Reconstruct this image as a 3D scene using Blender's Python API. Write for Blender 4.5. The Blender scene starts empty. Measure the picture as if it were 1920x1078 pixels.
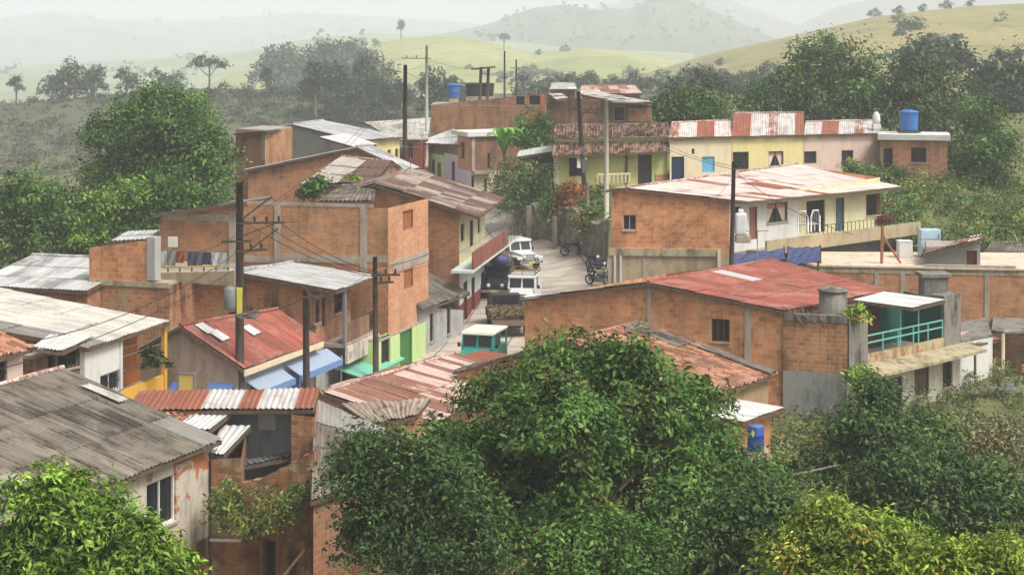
import bpy, bmesh, math, random
import numpy as np
from mathutils import Vector, Matrix

rng = np.random.default_rng(11)
random.seed(11)
F, YH, CZ = 2950.0, 120.0, 14.0       # focal length and horizon row on the 1920 px photo, eye height
scene = bpy.context.scene
COL = scene.collection

# ------------------------------------------------------------------ survey helpers
def P(px, py, d):
    return Vector(((px - 960) * d / F, d, CZ - (py - YH) * d / F))
def at(px, py, z):
    return P(px, py, (CZ - z) * F / (py - YH))
def lv(px, py, ref):
    return at(px, py, ref.z)
def XY(px, d):
    return Vector(((px - 960) * d / F, d))
def along(p, dr, px):
    k = (px - 960) / F
    L = (k * p[1] - p[0]) / (dr[0] - k * dr[1])
    return Vector((p[0] + dr[0] * L, p[1] + dr[1] * L))
def zat(py, d):
    return CZ - (py - YH) * d / F
EST = (0.29, 0.957); WST = (-0.957, 0.29); NST = (0.72, 0.694)

# ------------------------------------------------------------------ scene helpers
def tag(o, label=None, cat=None, group=None, kind=None):
    if label: o['label'] = label
    if cat: o['category'] = cat
    if group: o['group'] = group
    if kind: o['kind'] = kind
    return o
def thing(name, label, cat, loc=(0, 0, 0), rotz=0.0, group=None):
    o = bpy.data.objects.new(name, None)
    o.empty_display_size = 0.3
    COL.objects.link(o)
    o.location = loc; o.rotation_euler = (0, 0, rotz)
    return tag(o, label, cat, group)
def dup(root, loc, rotz, label, scale=None):
    r = root.copy(); COL.objects.link(r)
    r.location = loc; r.rotation_euler = (0, 0, rotz); r['label'] = label
    if scale: r.scale = (scale,) * 3
    for ch in list(root.children):
        c = ch.copy(); COL.objects.link(c); c.parent = r
        for g in list(ch.children):
            e = g.copy(); COL.objects.link(e); e.parent = c
    return r

class MB:
    """collects faces, then becomes one mesh object"""
    def __init__(s):
        s.v = []; s.f = []; s.uv = []; s.t = []; s.sm = []
    def face(s, pts, t=(.5, .5, 0), uv=None, smooth=False):
        b = len(s.v)
        s.v.extend([tuple(p) for p in pts])
        s.f.append(tuple(range(b, b + len(pts))))
        s.uv.append(uv); s.t.append(t); s.sm.append(smooth)
    def raw(s, verts, faces, t=(.5, .5, 0), smooth=False):
        b = len(s.v)
        s.v.extend([tuple(p) for p in verts])
        for f in faces:
            s.f.append(tuple(b + i for i in f)); s.uv.append(None); s.t.append(t); s.sm.append(smooth)
    def box(s, c, size, rz=0.0, t=(.5, .5, 0), bev=0.0, rx=0.0):
        bm = bmesh.new()
        bmesh.ops.create_cube(bm, size=1.0)
        for v in bm.verts:
            v.co = Vector((v.co.x * size[0], v.co.y * size[1], v.co.z * size[2]))
        if bev > 0:
            bmesh.ops.bevel(bm, geom=list(bm.edges), offset=bev, segments=2, affect='EDGES', profile=0.6)
        M = Matrix.Translation(Vector(c)) @ Matrix.Rotation(rz, 4, 'Z') @ Matrix.Rotation(rx, 4, 'X')
        s.raw([M @ v.co for v in bm.verts], [[v.index for v in f.verts] for f in (bm.verts.index_update() or bm.faces)], t)
        bm.free()
    def prism(s, pts, off, t=(.5, .5, 0)):
        """polygon pts thickened by the vector off"""
        n = len(pts); off = Vector(off)
        a = [Vector(p) for p in pts]; b = [p + off for p in a]
        s.face(a, t); s.face(b[::-1], t)
        for i in range(n):
            j = (i + 1) % n
            s.face([a[i], b[i], b[j], a[j]], t)
    def bar(s, a, b, w, h=None, t=(.5, .5, 0)):
        a = Vector(a); b = Vector(b); d = (b - a)
        if d.length < 1e-6: return
        d.normalize(); h = h or w
        up = Vector((0, 0, 1)) if abs(d.z) < .9 else Vector((0, 1, 0))
        x = d.cross(up).normalized() * (w / 2); y = x.cross(d).normalized() * (h / 2)
        v = [a + x + y, a - x + y, a - x - y, a + x - y, b + x + y, b - x + y, b - x - y, b + x - y]
        s.raw(v, [(0, 1, 2, 3), (7, 6, 5, 4), (0, 4, 5, 1), (1, 5, 6, 2), (2, 6, 7, 3), (3, 7, 4, 0)], t)
    def tube(s, pts, rad, n=8, t=(.5, .5, 0), cap=True):
        pts = [Vector(p) for p in pts]
        if not hasattr(rad, '__len__'): rad = [rad] * len(pts)
        rings = []
        for i, p in enumerate(pts):
            d = (pts[min(i + 1, len(pts) - 1)] - pts[max(i - 1, 0)]).normalized()
            up = Vector((0, 0, 1)) if abs(d.z) < .95 else Vector((1, 0, 0))
            x = d.cross(up).normalized(); y = x.cross(d).normalized()
            rings.append([p + (x * math.cos(2 * math.pi * k / n) + y * math.sin(2 * math.pi * k / n)) * rad[i] for k in range(n)])
        vs = [q for r in rings for q in r]; fs = []
        for i in range(len(pts) - 1):
            for k in range(n):
                fs.append((i * n + k, i * n + (k + 1) % n, (i + 1) * n + (k + 1) % n, (i + 1) * n + k))
        if cap:
            fs.append(tuple(range(n))); fs.append(tuple((len(pts) - 1) * n + k for k in range(n))[::-1])
        s.raw(vs, fs, t, True)
    def lathe(s, c, prof, n=24, t=(.5, .5, 0), axis='Z'):
        vs = []; fs = []
        c = Vector(c)
        for r, z in prof:
            for k in range(n):
                a = 2 * math.pi * k / n
                q = Vector((r * math.cos(a), r * math.sin(a), z))
                if axis == 'X': q = Vector((q.z, q.x, q.y))
                if axis == 'Y': q = Vector((q.x, q.z, q.y))
                vs.append(c + q)
        m = len(prof)
        for i in range(m - 1):
            for k in range(n):
                fs.append((i * n + k, i * n + (k + 1) % n, (i + 1) * n + (k + 1) % n, (i + 1) * n + k))
        fs.append(tuple(range(n))[::-1]); fs.append(tuple((m - 1) * n + k for k in range(n)))
        s.raw(vs, fs, t, True)
    def build(s, name, mat, parent=None, origin=None):
        me = bpy.data.meshes.new(name)
        org = Vector(origin) if origin is not None else Vector((0, 0, 0))
        if parent is not None and origin is None:
            q = parent
            while q is not None:
                org = org + Vector(q.location); q = q.parent
            if getattr(s, 'local', False): org = Vector((0, 0, 0))
        V = np.array(s.v, dtype=np.float64)
        me.from_pydata((V - np.array(org)).tolist(), [], s.f)
        uvl = me.uv_layers.new(name='UVMap')
        ca = me.color_attributes.new('tint', 'FLOAT_COLOR', 'CORNER')
        U = []; T = []
        for f, uv, t in zip(s.f, s.uv, s.t):
            if uv is None:
                p = V[list(f)]
                n = np.zeros(3)
                for i in range(len(f)):
                    a = p[i]; b = p[(i + 1) % len(f)]
                    n += np.array([(a[1] - b[1]) * (a[2] + b[2]), (a[2] - b[2]) * (a[0] + b[0]), (a[0] - b[0]) * (a[1] + b[1])])
                l = np.linalg.norm(n); n = n / l if l > 1e-12 else np.array([0, 0, 1.])
                if abs(n[2]) > .97: tx = np.array([1., 0, 0])
                else:
                    tx = np.array([-n[1], n[0], 0.]); tx /= np.linalg.norm(tx)
                    if abs(tx[0]) > .05 and tx[0] < 0: tx = -tx
                ty = np.cross(n, tx)
                if ty[2] < 0 and abs(n[2]) <= .97: ty = -ty
                uv = [(float(q @ tx), float(q @ ty)) for q in p]
            for q in uv: U.extend(q)
            T.extend([t[0], t[1], t[2], 1.0] * len(f))
        me.uv_layers['UVMap'].data.foreach_set('uv', np.array(U, dtype=np.float32))
        me.color_attributes['tint'].data.foreach_set('color', np.array(T, dtype=np.float32))
        me.polygons.foreach_set('use_smooth', np.array(s.sm, dtype=bool))
        me.materials.append(mat)
        me.update()
        o = bpy.data.objects.new(name, me)
        COL.objects.link(o)
        if parent is not None:
            o.parent = parent
        elif origin is not None:
            o.location = org
        return o
class LMB(MB):
    local = True

# ------------------------------------------------------------------ materials
MATS = {}
ALB = .88
def S(r, g, b, k=1.0):
    f = lambda v: (v / 255 / 12.92) if v <= 10 else ((v / 255 + .055) / 1.055) ** 2.4
    c = [f(r) * k, f(g) * k, f(b) * k]; y = .3 * c[0] + .59 * c[1] + .11 * c[2]
    return tuple((v * .96 + y * .04) * ALB for v in c) + (1.0,)
class NT:
    def __init__(s, name):
        s.m = bpy.data.materials.new(name); s.m.use_nodes = True
        s.t = s.m.node_tree; s.t.nodes.clear()
        s.out = s.n('ShaderNodeOutputMaterial')
        s.b = s.n('ShaderNodeBsdfPrincipled')
        s.l(s.b.outputs[0], s.out.inputs[0])
        s.b.inputs['Roughness'].default_value = .85
        s.b.inputs['Specular IOR Level'].default_value = .25
    def n(s, t): return s.t.nodes.new(t)
    def l(s, a, b): s.t.links.new(a, b)
    def set(s, sock, v):
        if isinstance(v, bpy.types.NodeSocket): s.l(v, sock)
        else: sock.default_value = v
    def mapped(s, src, scale):
        mp = s.n('ShaderNodeMapping'); mp.inputs['Scale'].default_value = scale
        s.l(src, mp.inputs['Vector']); return mp.outputs[0]
    def uv(s):
        n = s.n('ShaderNodeUVMap'); n.uv_map = 'UVMap'; return n.outputs[0]
    def pos(s): return s.n('ShaderNodeNewGeometry').outputs['Position']
    def noise(s, vec, scale, detail=4, rough=.6, dist=0.0):
        n = s.n('ShaderNodeTexNoise'); s.l(vec, n.inputs['Vector'])
        n.inputs['Scale'].default_value = scale; n.inputs['Detail'].default_value = detail
        n.inputs['Roughness'].default_value = rough; n.inputs['Distortion'].default_value = dist
        return n.outputs['Fac']
    def ramp(s, fac, a, b, ca=(0, 0, 0, 1), cb=(1, 1, 1, 1)):
        n = s.n('ShaderNodeValToRGB'); s.l(fac, n.inputs[0])
        e = n.color_ramp.elements
        e[0].position = a; e[0].color = ca; e[1].position = b; e[1].color = cb
        return n.outputs[0]
    def mix(s, fac, a, b, mode='MIX'):
        n = s.n('ShaderNodeMix'); n.data_type = 'RGBA'; n.blend_type = mode
        s.set(n.inputs[0], fac); s.set(n.inputs[6], a); s.set(n.inputs[7], b)
        return n.outputs[2]
    def math(s, op, a, b=0.0):
        n = s.n('ShaderNodeMath'); n.operation = op
        s.set(n.inputs[0], a); s.set(n.inputs[1], b); return n.outputs[0]
    def tint(s):
        a = s.n('ShaderNodeVertexColor'); a.layer_name = 'tint'
        q = s.n('ShaderNodeSeparateColor'); s.l(a.outputs[0], q.inputs[0])
        return q.outputs
    def bright(s, col, fac):
        """col * fac (a socket or number)"""
        n = s.n('ShaderNodeMix'); n.data_type = 'RGBA'; n.blend_type = 'MULTIPLY'; n.inputs[0].default_value = 1.0
        s.set(n.inputs[6], col)
        c = s.n('ShaderNodeCombineColor')
        for i in range(3): s.set(c.inputs[i], fac)
        s.l(c.outputs[0], n.inputs[7]); return n.outputs[2]
    def bump(s, h, dist=.02, strength=.5):
        n = s.n('ShaderNodeBump'); n.inputs['Distance'].default_value = dist; n.inputs['Strength'].default_value = strength
        s.l(h, n.inputs['Height']); s.l(n.outputs[0], s.b.inputs['Normal'])
    def done(s, col, rough=None):
        s.set(s.b.inputs['Base Color'], col)
        if rough is not None: s.set(s.b.inputs['Roughness'], rough)
        return s.m
def cached(fn):
    def g(name, *a, **k):
        if name not in MATS: MATS[name] = fn(name, *a, **k)
        return MATS[name]
    return g

@cached
def m_plain(name, col, rough=.7, metal=0.0, var=.12, spec=.3):
    t = NT(name); n = t.noise(t.pos(), 3.0, 5)
    t.b.inputs['Metallic'].default_value = metal; t.b.inputs['Specular IOR Level'].default_value = spec
    return t.done(t.bright(col, t.math('ADD', t.math('MULTIPLY', n, 2 * var), 1 - var)), rough)
@cached
def m_plaster(name, col, dirt=S(95, 85, 70), amt=.45, patch=None):
    t = NT(name); p = t.pos()
    n1 = t.noise(p, .9, 6, .65); n2 = t.noise(t.mapped(p, (2.2, 2.2, .35)), 1.2, 5, .65); n3 = t.noise(p, 9, 4)
    c = t.bright(col, t.math('ADD', t.math('MULTIPLY', n3, .2), .9))
    f = t.math('MULTIPLY', t.ramp(t.math('MULTIPLY', n1, n2), .22, .42), amt)
    c = t.mix(f, c, dirt)
    if patch:
        c = t.mix(t.ramp(t.noise(p, .8, 7, .7, .6), .55, .59), c, patch)
    t.bump(n3, .02, .35)
    return t.done(c, .9)
@cached
def m_brick(name, c1, c2, mortar, bw=.36, bh=.19, stain=S(70, 58, 46), amt=.4, ms=.016, patch=None):
    t = NT(name); uv = t.uv(); p = t.pos()
    b = t.n('ShaderNodeTexBrick'); t.l(uv, b.inputs['Vector'])
    b.inputs['Scale'].default_value = 1; b.inputs['Brick Width'].default_value = bw; b.inputs['Row Height'].default_value = bh
    b.inputs['Mortar Size'].default_value = ms; b.inputs['Mortar Smooth'].default_value = .3; b.inputs['Bias'].default_value = -.1
    b.inputs['Color1'].default_value = c1; b.inputs['Color2'].default_value = c2; b.inputs['Mortar'].default_value = mortar
    n1 = t.noise(p, .55, 6, .65); n2 = t.noise(t.mapped(p, (1.6, 1.6, .3)), 1.1, 6, .65); n3 = t.noise(p, 5, 5, .7)
    c = t.mix(.2, b.outputs['Color'], S(184, 148, 122))
    c = t.bright(c, t.math('ADD', t.math('MULTIPLY', n3, .7), .68))
    c = t.mix(t.ramp(n1, .4, .7), c, t.bright(c, .8))
    c = t.mix(t.math('MULTIPLY', t.ramp(t.noise(p, 1.3, 6, .7), .5, .66), .5), c, mortar)
    if patch:
        c = t.mix(t.ramp(t.noise(p, .7, 8, .72, .5), .53, .57), c, t.bright(patch, t.math('ADD', t.math('MULTIPLY', n3, .6), .7)))
    c = t.mix(t.math('MULTIPLY', t.ramp(t.noise(t.mapped(p, (1.5, 1.5, .5)), .6, 7, .7), .5, .72), .45), c, S(196, 164, 130))
    f = t.math('MULTIPLY', t.ramp(t.math('MULTIPLY', n1, n2), .22, .38), amt)
    c = t.mix(f, c, stain)
    dr = t.noise(t.mapped(p, (4, 4, .25)), 1.0, 5, .7)
    c = t.mix(t.math('MULTIPLY', t.ramp(dr, .56, .72), .4), c, stain)
    h = t.math('ADD', t.math('MULTIPLY', b.outputs['Fac'], -1.0), t.math('MULTIPLY', n3, .6))
    t.bump(h, .02, .6)
    return t.done(c, .92)
@cached
def m_roof(name, a, b, dirt, amt=.5, rough=.6, metal=.0, streak=1.0, pale=.15):
    """tint: r mixes a to b sheet by sheet, g is the lightness of the sheet, b makes a pale clear sheet"""
    t = NT(name); uv = t.uv(); q = t.tint()
    st = t.noise(t.mapped(uv, (5, .35, 1)), 1.2, 6, .65); bl = t.noise(uv, .7, 6, .7, .4); fi = t.noise(uv, 9, 4, .7)
    rf = t.math('ADD', q[0], t.math('MULTIPLY', t.math('SUBTRACT', t.math('ADD', st, bl), 1.0), 1.5 * streak))
    c = t.mix(t.ramp(rf, .35, .65), a, b)
    c = t.mix(t.math('MULTIPLY', t.ramp(t.math('MULTIPLY', st, bl), .2, .38), amt), c, dirt)
    sk = t.noise(t.mapped(uv, (9, .16, 1)), 1.0, 5, .7)
    c = t.bright(c, t.math('MULTIPLY', t.math('ADD', q[1], .5), t.math('ADD', t.math('MULTIPLY', fi, .5), .75)))
    c = t.bright(c, t.math('ADD', t.math('MULTIPLY', t.ramp(sk, .3, .7), .55 * streak + .1), .68))
    c = t.mix(t.math('MULTIPLY', t.ramp(t.noise(uv, .5, 7, .75, .8), .5, .7), pale), c, S(196, 176, 160))
    c = t.mix(q[2], c, S(206, 208, 204, .9))
    t.b.inputs['Metallic'].default_value = metal
    t.bump(fi, .01, .25)
    return t.done(c, rough)
@cached
def m_leaf(name, a, b, yel=None, rough=.65, trans=.18, spec=.22):
    t = NT(name); q = t.tint()
    c = t.mix(q[0], a, b)
    if yel: c = t.mix(q[2], c, yel)
    c = t.bright(c, t.math('ADD', t.math('MULTIPLY', q[1], 1.9), .08))
    t.set(t.b.inputs['Base Color'], c); t.b.inputs['Roughness'].default_value = rough
    t.b.inputs['Specular IOR Level'].default_value = spec
    tr = t.n('ShaderNodeBsdfTranslucent'); t.l(c, tr.inputs[0])
    mx = t.n('ShaderNodeMixShader'); mx.inputs[0].default_value = trans
    t.l(t.b.outputs[0], mx.inputs[1]); t.l(tr.outputs[0], mx.inputs[2]); t.l(mx.outputs[0], t.out.inputs[0])
    return t.m
@cached
def m_bark(name, a, b):
    t = NT(name); p = t.pos()
    n = t.noise(t.mapped(p, (6, 6, 1.2)), 2, 5); t.bump(n, .03, .6)
    return t.done(t.mix(t.ramp(n, .35, .65), a, b), .9)
@cached
def m_ground(name, cols):
    t = NT(name); p = t.pos()
    n1 = t.noise(p, .035, 7, .65, .3); n2 = t.noise(p, .25, 6, .65); n3 = t.noise(p, 1.6, 6, .7)
    c = t.mix(t.ramp(n1, .42, .58), cols[0], cols[1])
    c = t.mix(t.ramp(n2, .48, .62), c, cols[2])
    c = t.bright(c, t.math('ADD', t.math('MULTIPLY', n3, .9), .5))
    t.bump(n3, .08, .5)
    return t.done(c, .95)
@cached
def m_road(name, a, b):
    t = NT(name); uv = t.uv(); p = t.pos()
    w = t.n('ShaderNodeTexBrick'); t.l(uv, w.inputs['Vector']); w.offset = 0
    w.inputs['Scale'].default_value = 1; w.inputs['Brick Width'].default_value = 3.2; w.inputs['Row Height'].default_value = 1.7
    w.inputs['Mortar Size'].default_value = .05; w.inputs['Mortar Smooth'].default_value = .5
    w.inputs['Color1'].default_value = a; w.inputs['Color2'].default_value = b; w.inputs['Mortar'].default_value = S(120, 110, 96, .8)
    n = t.noise(p, .8, 7, .7); n2 = t.noise(p, 8, 5, .7)
    c = t.mix(t.math('MULTIPLY', t.ramp(n, .45, .7), .5), w.outputs['Color'], S(120, 108, 92, .8))
    t.bump(n2, .02, .4)
    return t.done(t.bright(c, t.math('ADD', t.math('MULTIPLY', n2, .4), .8)), .9)
@cached
def m_stone(name, a, b):
    t = NT(name); p = t.pos()
    v = t.n('ShaderNodeTexVoronoi'); v.feature = 'DISTANCE_TO_EDGE'; t.l(t.mapped(p, (1, 1, 1.3)), v.inputs['Vector']); v.inputs['Scale'].default_value = 1.5
    v2 = t.n('ShaderNodeTexVoronoi'); t.l(t.mapped(p, (1, 1, 1.3)), v2.inputs['Vector']); v2.inputs['Scale'].default_value = 1.5
    n = t.noise(p, .5, 6, .7); n3 = t.noise(t.mapped(p, (2, 2, .25)), 1, 5)
    q = t.n('ShaderNodeSeparateColor'); t.l(v2.outputs['Color'], q.inputs[0])
    c = t.mix(q.outputs[0], a, b)
    c = t.mix(t.ramp(v.outputs['Distance'], .0, .08), t.bright(c, .55), c)
    c = t.mix(t.math('MULTIPLY', t.ramp(t.math('MULTIPLY', n, n3), .22, .4), .5), c, S(72, 70, 55))
    t.bump(v.outputs['Distance'], .1, .5)
    return t.done(c, .95)
@cached
def m_glass(name, col=(.02, .022, .025, 1), rough=.15):
    t = NT(name); n = t.noise(t.pos(), 1.5, 3)
    t.b.inputs['Specular IOR Level'].default_value = .5
    return t.done(t.bright(col, t.math('ADD', t.math('MULTIPLY', n, 1.2), .4)), rough)

# bricks
BR_OR = m_brick('brick_orange_fine', S(208, 142, 90), S(178, 108, 66), S(186, 146, 104), .38, .13, amt=.45)
BR_LIT = m_brick('brick_orange_lit', S(230, 158, 110), S(200, 128, 84), S(214, 172, 134), .38, .13, amt=.1)  # orange brick lightened, sunlight on the tower front put into the colour
BR_MO = m_brick('brick_mottled', S(238, 158, 98), S(182, 108, 66), S(218, 168, 118), .4, .24, S(84, 62, 44), amt=.35, ms=.018)
BR_OL = m_brick('brick_old_stained', S(216, 142, 90), S(146, 86, 54), S(200, 164, 122), .36, .2, amt=.85, ms=.022)
BR_RD = m_brick('brick_red', S(204, 130, 88), S(154, 90, 60), S(196, 156, 118), .36, .2, amt=.4, ms=.022)
BR_DK = m_brick('brick_dark_weathered', S(140, 90, 62), S(110, 68, 48), S(120, 98, 76), .34, .2, amt=.7, ms=.025)
# plasters
PL_WH = m_plaster('plaster_white', S(222, 220, 212), amt=.25)
PL_OW = m_plaster('plaster_old_white', S(214, 205, 188), S(120, 92, 70), .8, patch=None)
PL_PE = m_plaster('plaster_peeling', S(208, 198, 180), S(110, 90, 68), .9, patch=S(186, 118, 78))
PL_GY = m_plaster('plaster_grey', S(176, 176, 172), amt=.5)
PL_CM = m_plaster('cement_render', S(150, 148, 142), S(96, 92, 84), .55)
PL_CR = m_plaster('plaster_cream', S(232, 214, 178), amt=.2)
PL_PK = m_plaster('plaster_pink', S(226, 198, 182), amt=.25)
PL_YE = m_plaster('plaster_yellow', S(232, 216, 150), amt=.2)
PL_LG = m_plaster('plaster_lime_yellow', S(206, 205, 132), amt=.25)
PL_YG = m_plaster('plaster_pale_yellow', S(220, 214, 170), amt=.3)
PL_GR = m_plaster('plaster_pale_green', S(196, 222, 150), amt=.15)
PL_OG = m_plaster('plaster_ochre_orange', S(196, 118, 48), amt=.3)
PL_YO = m_plaster('plaster_mustard', S(226, 172, 62), amt=.2)
PL_LI = m_plaster('plaster_lilac', S(206, 190, 214), amt=.2)
PL_MA = m_plaster('plaster_maroon', S(140, 62, 58), amt=.3)
PL_SA = m_plaster('plaster_salmon', S(222, 120, 84), amt=.2)
PL_TN = m_plaster('cement_tan', S(186, 168, 134), S(110, 96, 76), .6)
PL_MT = m_plaster('plaster_mint_white', S(210, 222, 212), amt=.3)
PL_TE = m_plaster('boards_teal_green', S(36, 96, 80), S(20, 60, 52), .4)
CONC = m_plaster('concrete', S(180, 166, 148), S(90, 84, 74), .6)
CONC_D = m_plaster('concrete_black_mould', S(140, 134, 124), S(36, 36, 34), 1.0)
CONC_M = m_plaster('concrete_mossy', S(184, 170, 136), S(88, 84, 58), 1.0)
# roofs
RF_FC = m_roof('fibre_cement_dark', S(128, 119, 105), S(92, 84, 74), S(50, 46, 40), .9, .9, pale=.22)
RF_FM = m_roof('fibre_cement_pale', S(208, 203, 190), S(150, 145, 136), S(100, 95, 88), .5, .9)
RF_ZN = m_roof('zinc_grey', S(190, 190, 187), S(148, 146, 142), S(112, 104, 96), .5, .65, .0)
RF_WH = m_roof('zinc_white', S(222, 220, 214), S(190, 188, 182), S(150, 140, 130), .3, .5, .1)
RF_RU = m_roof('zinc_rusty', S(212, 200, 190), S(158, 92, 66), S(104, 66, 50), .4, .75)
RF_RP = m_roof('zinc_rust_pink', S(214, 186, 172), S(152, 104, 84), S(100, 70, 58), .5, .8)
RF_RS = m_roof('zinc_rust_striped', S(208, 203, 196), S(160, 92, 68), S(118, 88, 72), .6, .8, 0, .75, pale=.3)
RF_RD = m_roof('sheet_red', S(178, 98, 80), S(158, 88, 72), S(120, 84, 70), .85, .9, pale=.55)
RF_BR = m_roof('fibre_cement_brown', S(170, 152, 136), S(112, 86, 74), S(70, 58, 50), .6, .9)
RF_BK = m_roof('sheet_dark_grey', S(120, 122, 124), S(96, 96, 96), S(70, 68, 64), .5, .85)
RF_TI = m_roof('clay_tile', S(206, 150, 116), S(140, 84, 62), S(84, 64, 52), .5, .9)
RF_TD = m_roof('clay_tile_dark', S(168, 132, 108), S(84, 64, 54), S(56, 48, 42), .7, .95)
RF_TO = m_roof('clay_tile_orange', S(190, 138, 108), S(148, 94, 70), S(104, 84, 70), .75, .95, pale=.3)
# others
DARK = m_glass('painted_dark', (.012, .011, .01, 1), .8)  # near-black colour painted in for the shade inside open doorways
GLASS = m_glass('window_glass')
WOOD = m_bark('wood_weathered', S(120, 98, 78), S(82, 66, 54))
WOODP = m_bark('wood_pole_dark', S(96, 82, 72), S(58, 50, 46))
WOODR = m_bark('wood_shutter_brown', S(176, 116, 76), S(140, 88, 58))
WHITE = m_plain('paint_white', S(225, 224, 218))
GREYM = m_plain('metal_grey', S(128, 130, 130), .5)
BLACKM = m_plain('metal_black', S(40, 40, 42), .5)
CPOLE = m_plain('concrete_pole', S(196, 188, 172), .9)
TEALP = m_plain('paint_teal', S(120, 190, 176), .5)
# ------------------------------------------------------------------ terrain
ANCH = [(0,-5,12.3),(-18,-5,11.8),(18,-5,11.8),(0,8,10.2),(-9,12,8.2),(9,12,8.2),(0,20,4.6),(-14,22,4),(14,22,3.6),
 (0,30,0.3),(-12,31,1.2),(12,31,-.6),(-15,42,0),(0,42,-1.6),(14,45,-2.5),(25,50,-3),(-5,50,-1.6),(-7.5,45,-2.8),(-6,41,-2.2),(-20,56,-.6),(4,56,-1.3),
 (-7.5,60,-1.1),(-5.5,66,-.9),(-1.5,75,-1.0),(0,84,-.45),(2,97,.5),(1,104,1.0),(1,111,1.3),(-2,120,2.6),(-6,132,4),(-3.5,80,-.8),(0,90,0),
 (6,99,1.1),(4,88,.0),(8,80,.0),(3,72,-1.1),(8,68,-1.8),(12,63,-2.3),(18,60,-1.9),(17,69,-2.9),(25,76,-2.6),(30,70,-3.2),
 (20,82,-1),(30,88,.2),(28,98,2),(12,92,1.4),(4,112,4.4),(8,112,5),(16,112,5),(26,116,4.9),(30,120,4.8),(34,112,3.2),(40,125,3.6),
 (-12,75,-.8),(-20,72,-.5),(-14,84,0),(-20,100,.5),(-30,92,0),(-35,75,-.5),(-16,112,3),(-14,125,4.5),(-4,128,4.3),
 (-8,150,7),(2,150,7.3),(12,150,7.4),(-30,130,0),(-60,140,-4),(-40,170,-1),(0,180,6.5),(40,150,6),(60,130,4),(60,180,8),
 (0,230,5),(-100,200,-5),(100,200,9),(0,330,3),(-150,330,-2),(150,330,8),(-120,100,-6),(120,100,2),(-90,40,-2),(90,40,-5)]
_A = np.array(ANCH, dtype=float)
_D = np.linalg.norm(_A[:, None, :2] - _A[None, :, :2], axis=2)
_n = len(_A)
_M = np.zeros((_n + 1, _n + 1)); _M[:_n, :_n] = -_D; _M[:_n, _n] = 1; _M[_n, :_n] = 1
_W = np.linalg.solve(_M, np.append(_A[:, 2], 0))
def ground_np(X, Y):
    d = np.sqrt((X[..., None] - _A[:, 0]) ** 2 + (Y[..., None] - _A[:, 1]) ** 2)
    z = -(d @ _W[:_n]) + _W[_n]
    r = np.clip((np.sqrt(X ** 2 + (Y - 90) ** 2) - 190) / 120, 0, 1); r = r * r * (3 - 2 * r)
    z = z * (1 - r) + (-9.0) * r
    z = z + .12 * np.sin(X * 1.3 + 2 * np.sin(Y * .6)) * np.sin(Y * 1.1) * (1 - r)
    return z
def gz(x, y):
    return float(ground_np(np.array([float(x)]), np.array([float(y)]))[0])
def grow(a0, a1, step, far, k=1.16):
    v = list(np.arange(a0, a1 + 1e-6, step)); s = step
    while v[-1] < far: s *= k; v.append(v[-1] + s)
    lo = [a0]; s = step
    return v
xs = grow(0, 50, .9, 2600); xs = np.array([-v for v in xs[:0:-1]] + xs)
ys = np.array([-60, -40, -25, -15] + grow(-8, 140, .9, 4300))
GX, GY = np.meshgrid(xs, ys)
GZ = ground_np(GX, GY)
def grid_obj(name, X, Y, Z, mat, kind='structure', smooth=True):
    ny, nx = X.shape
    v = np.stack([X, Y, Z], axis=-1).reshape(-1, 3)
    idx = np.arange(ny * nx).reshape(ny, nx)
    f = np.stack([idx[:-1, :-1], idx[:-1, 1:], idx[1:, 1:], idx[1:, :-1]], axis=-1).reshape(-1, 4)
    me = bpy.data.meshes.new(name)
    me.from_pydata(v.tolist(), [], f.tolist())
    me.polygons.foreach_set('use_smooth', np.full(len(f), smooth))
    me.materials.append(mat); me.update()
    o = bpy.data.objects.new(name, me); COL.objects.link(o)
    if kind: o['kind'] = kind
    return o
M_GROUND = m_ground('ground_earth_and_grass', [S(112, 120, 66), S(120, 104, 76), S(78, 92, 50)])
grid_obj('ground', GX, GY, GZ, M_GROUND)

# road draped over the ground: centre line, half widths left/right
RD = [(-12, 46, 2.4, 2.4), (-8.0, 59, 3.4, 2.2), (-5.6, 66, 3.6, 2.4), (-2.0, 74, 4.2, 3.0), (0.2, 84, 4.4, 3.4), (1.4, 92, 4, 4.4), (1.6, 99, 3.4, 4.6), (.2, 106, 2.6, 5.0), (-1.6, 113, 2.6, 3.6), (-4.5, 122, 2.4, 2.6), (-6.6, 134, 2.2, 2.2), (-8, 146, 2.2, 2.2)]
def spline(tab, n):
    T = np.array(tab, dtype=float); k = len(T); out = []
    for s in np.linspace(0, k - 1.0001, n):
        i = int(s); u = s - i
        p = [T[max(i - 1, 0)], T[i], T[i + 1], T[min(i + 2, k - 1)]]
        out.append(.5 * ((2 * p[1]) + (-p[0] + p[2]) * u + (2 * p[0] - 5 * p[1] + 4 * p[2] - p[3]) * u * u + (-p[0] + 3 * p[1] - 3 * p[2] + p[3]) * u ** 3))
    return np.array(out)
mb = MB(); sp = spline(RD, 150)
prev = None; acc = 0
for i, (x, y, hl, hr) in enumerate(sp):
    t = sp[min(i + 1, len(sp) - 1)][:2] - sp[max(i - 1, 0)][:2]; t = t / np.linalg.norm(t); nrm = np.array([t[1], -t[0]])
    row = []
    for u in np.linspace(-hl, hr, 12):
        q = np.array([x, y]) + nrm * u
        row.append((Vector((q[0], q[1], gz(q[0], q[1]) + .1)), (u, acc)))
    if prev:
        for a in range(11):
            mb.face([prev[a][0], prev[a + 1][0], row[a + 1][0], row[a][0]], uv=[prev[a][1], prev[a + 1][1], row[a + 1][1], row[a][1]], smooth=True)
    if i + 1 < len(sp): acc += float(np.linalg.norm(sp[i + 1][:2] - sp[i][:2]))
    prev = row
tag(mb.build('street', m_road('street_concrete', S(202, 191, 174), S(192, 180, 163))), kind='structure')

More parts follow.
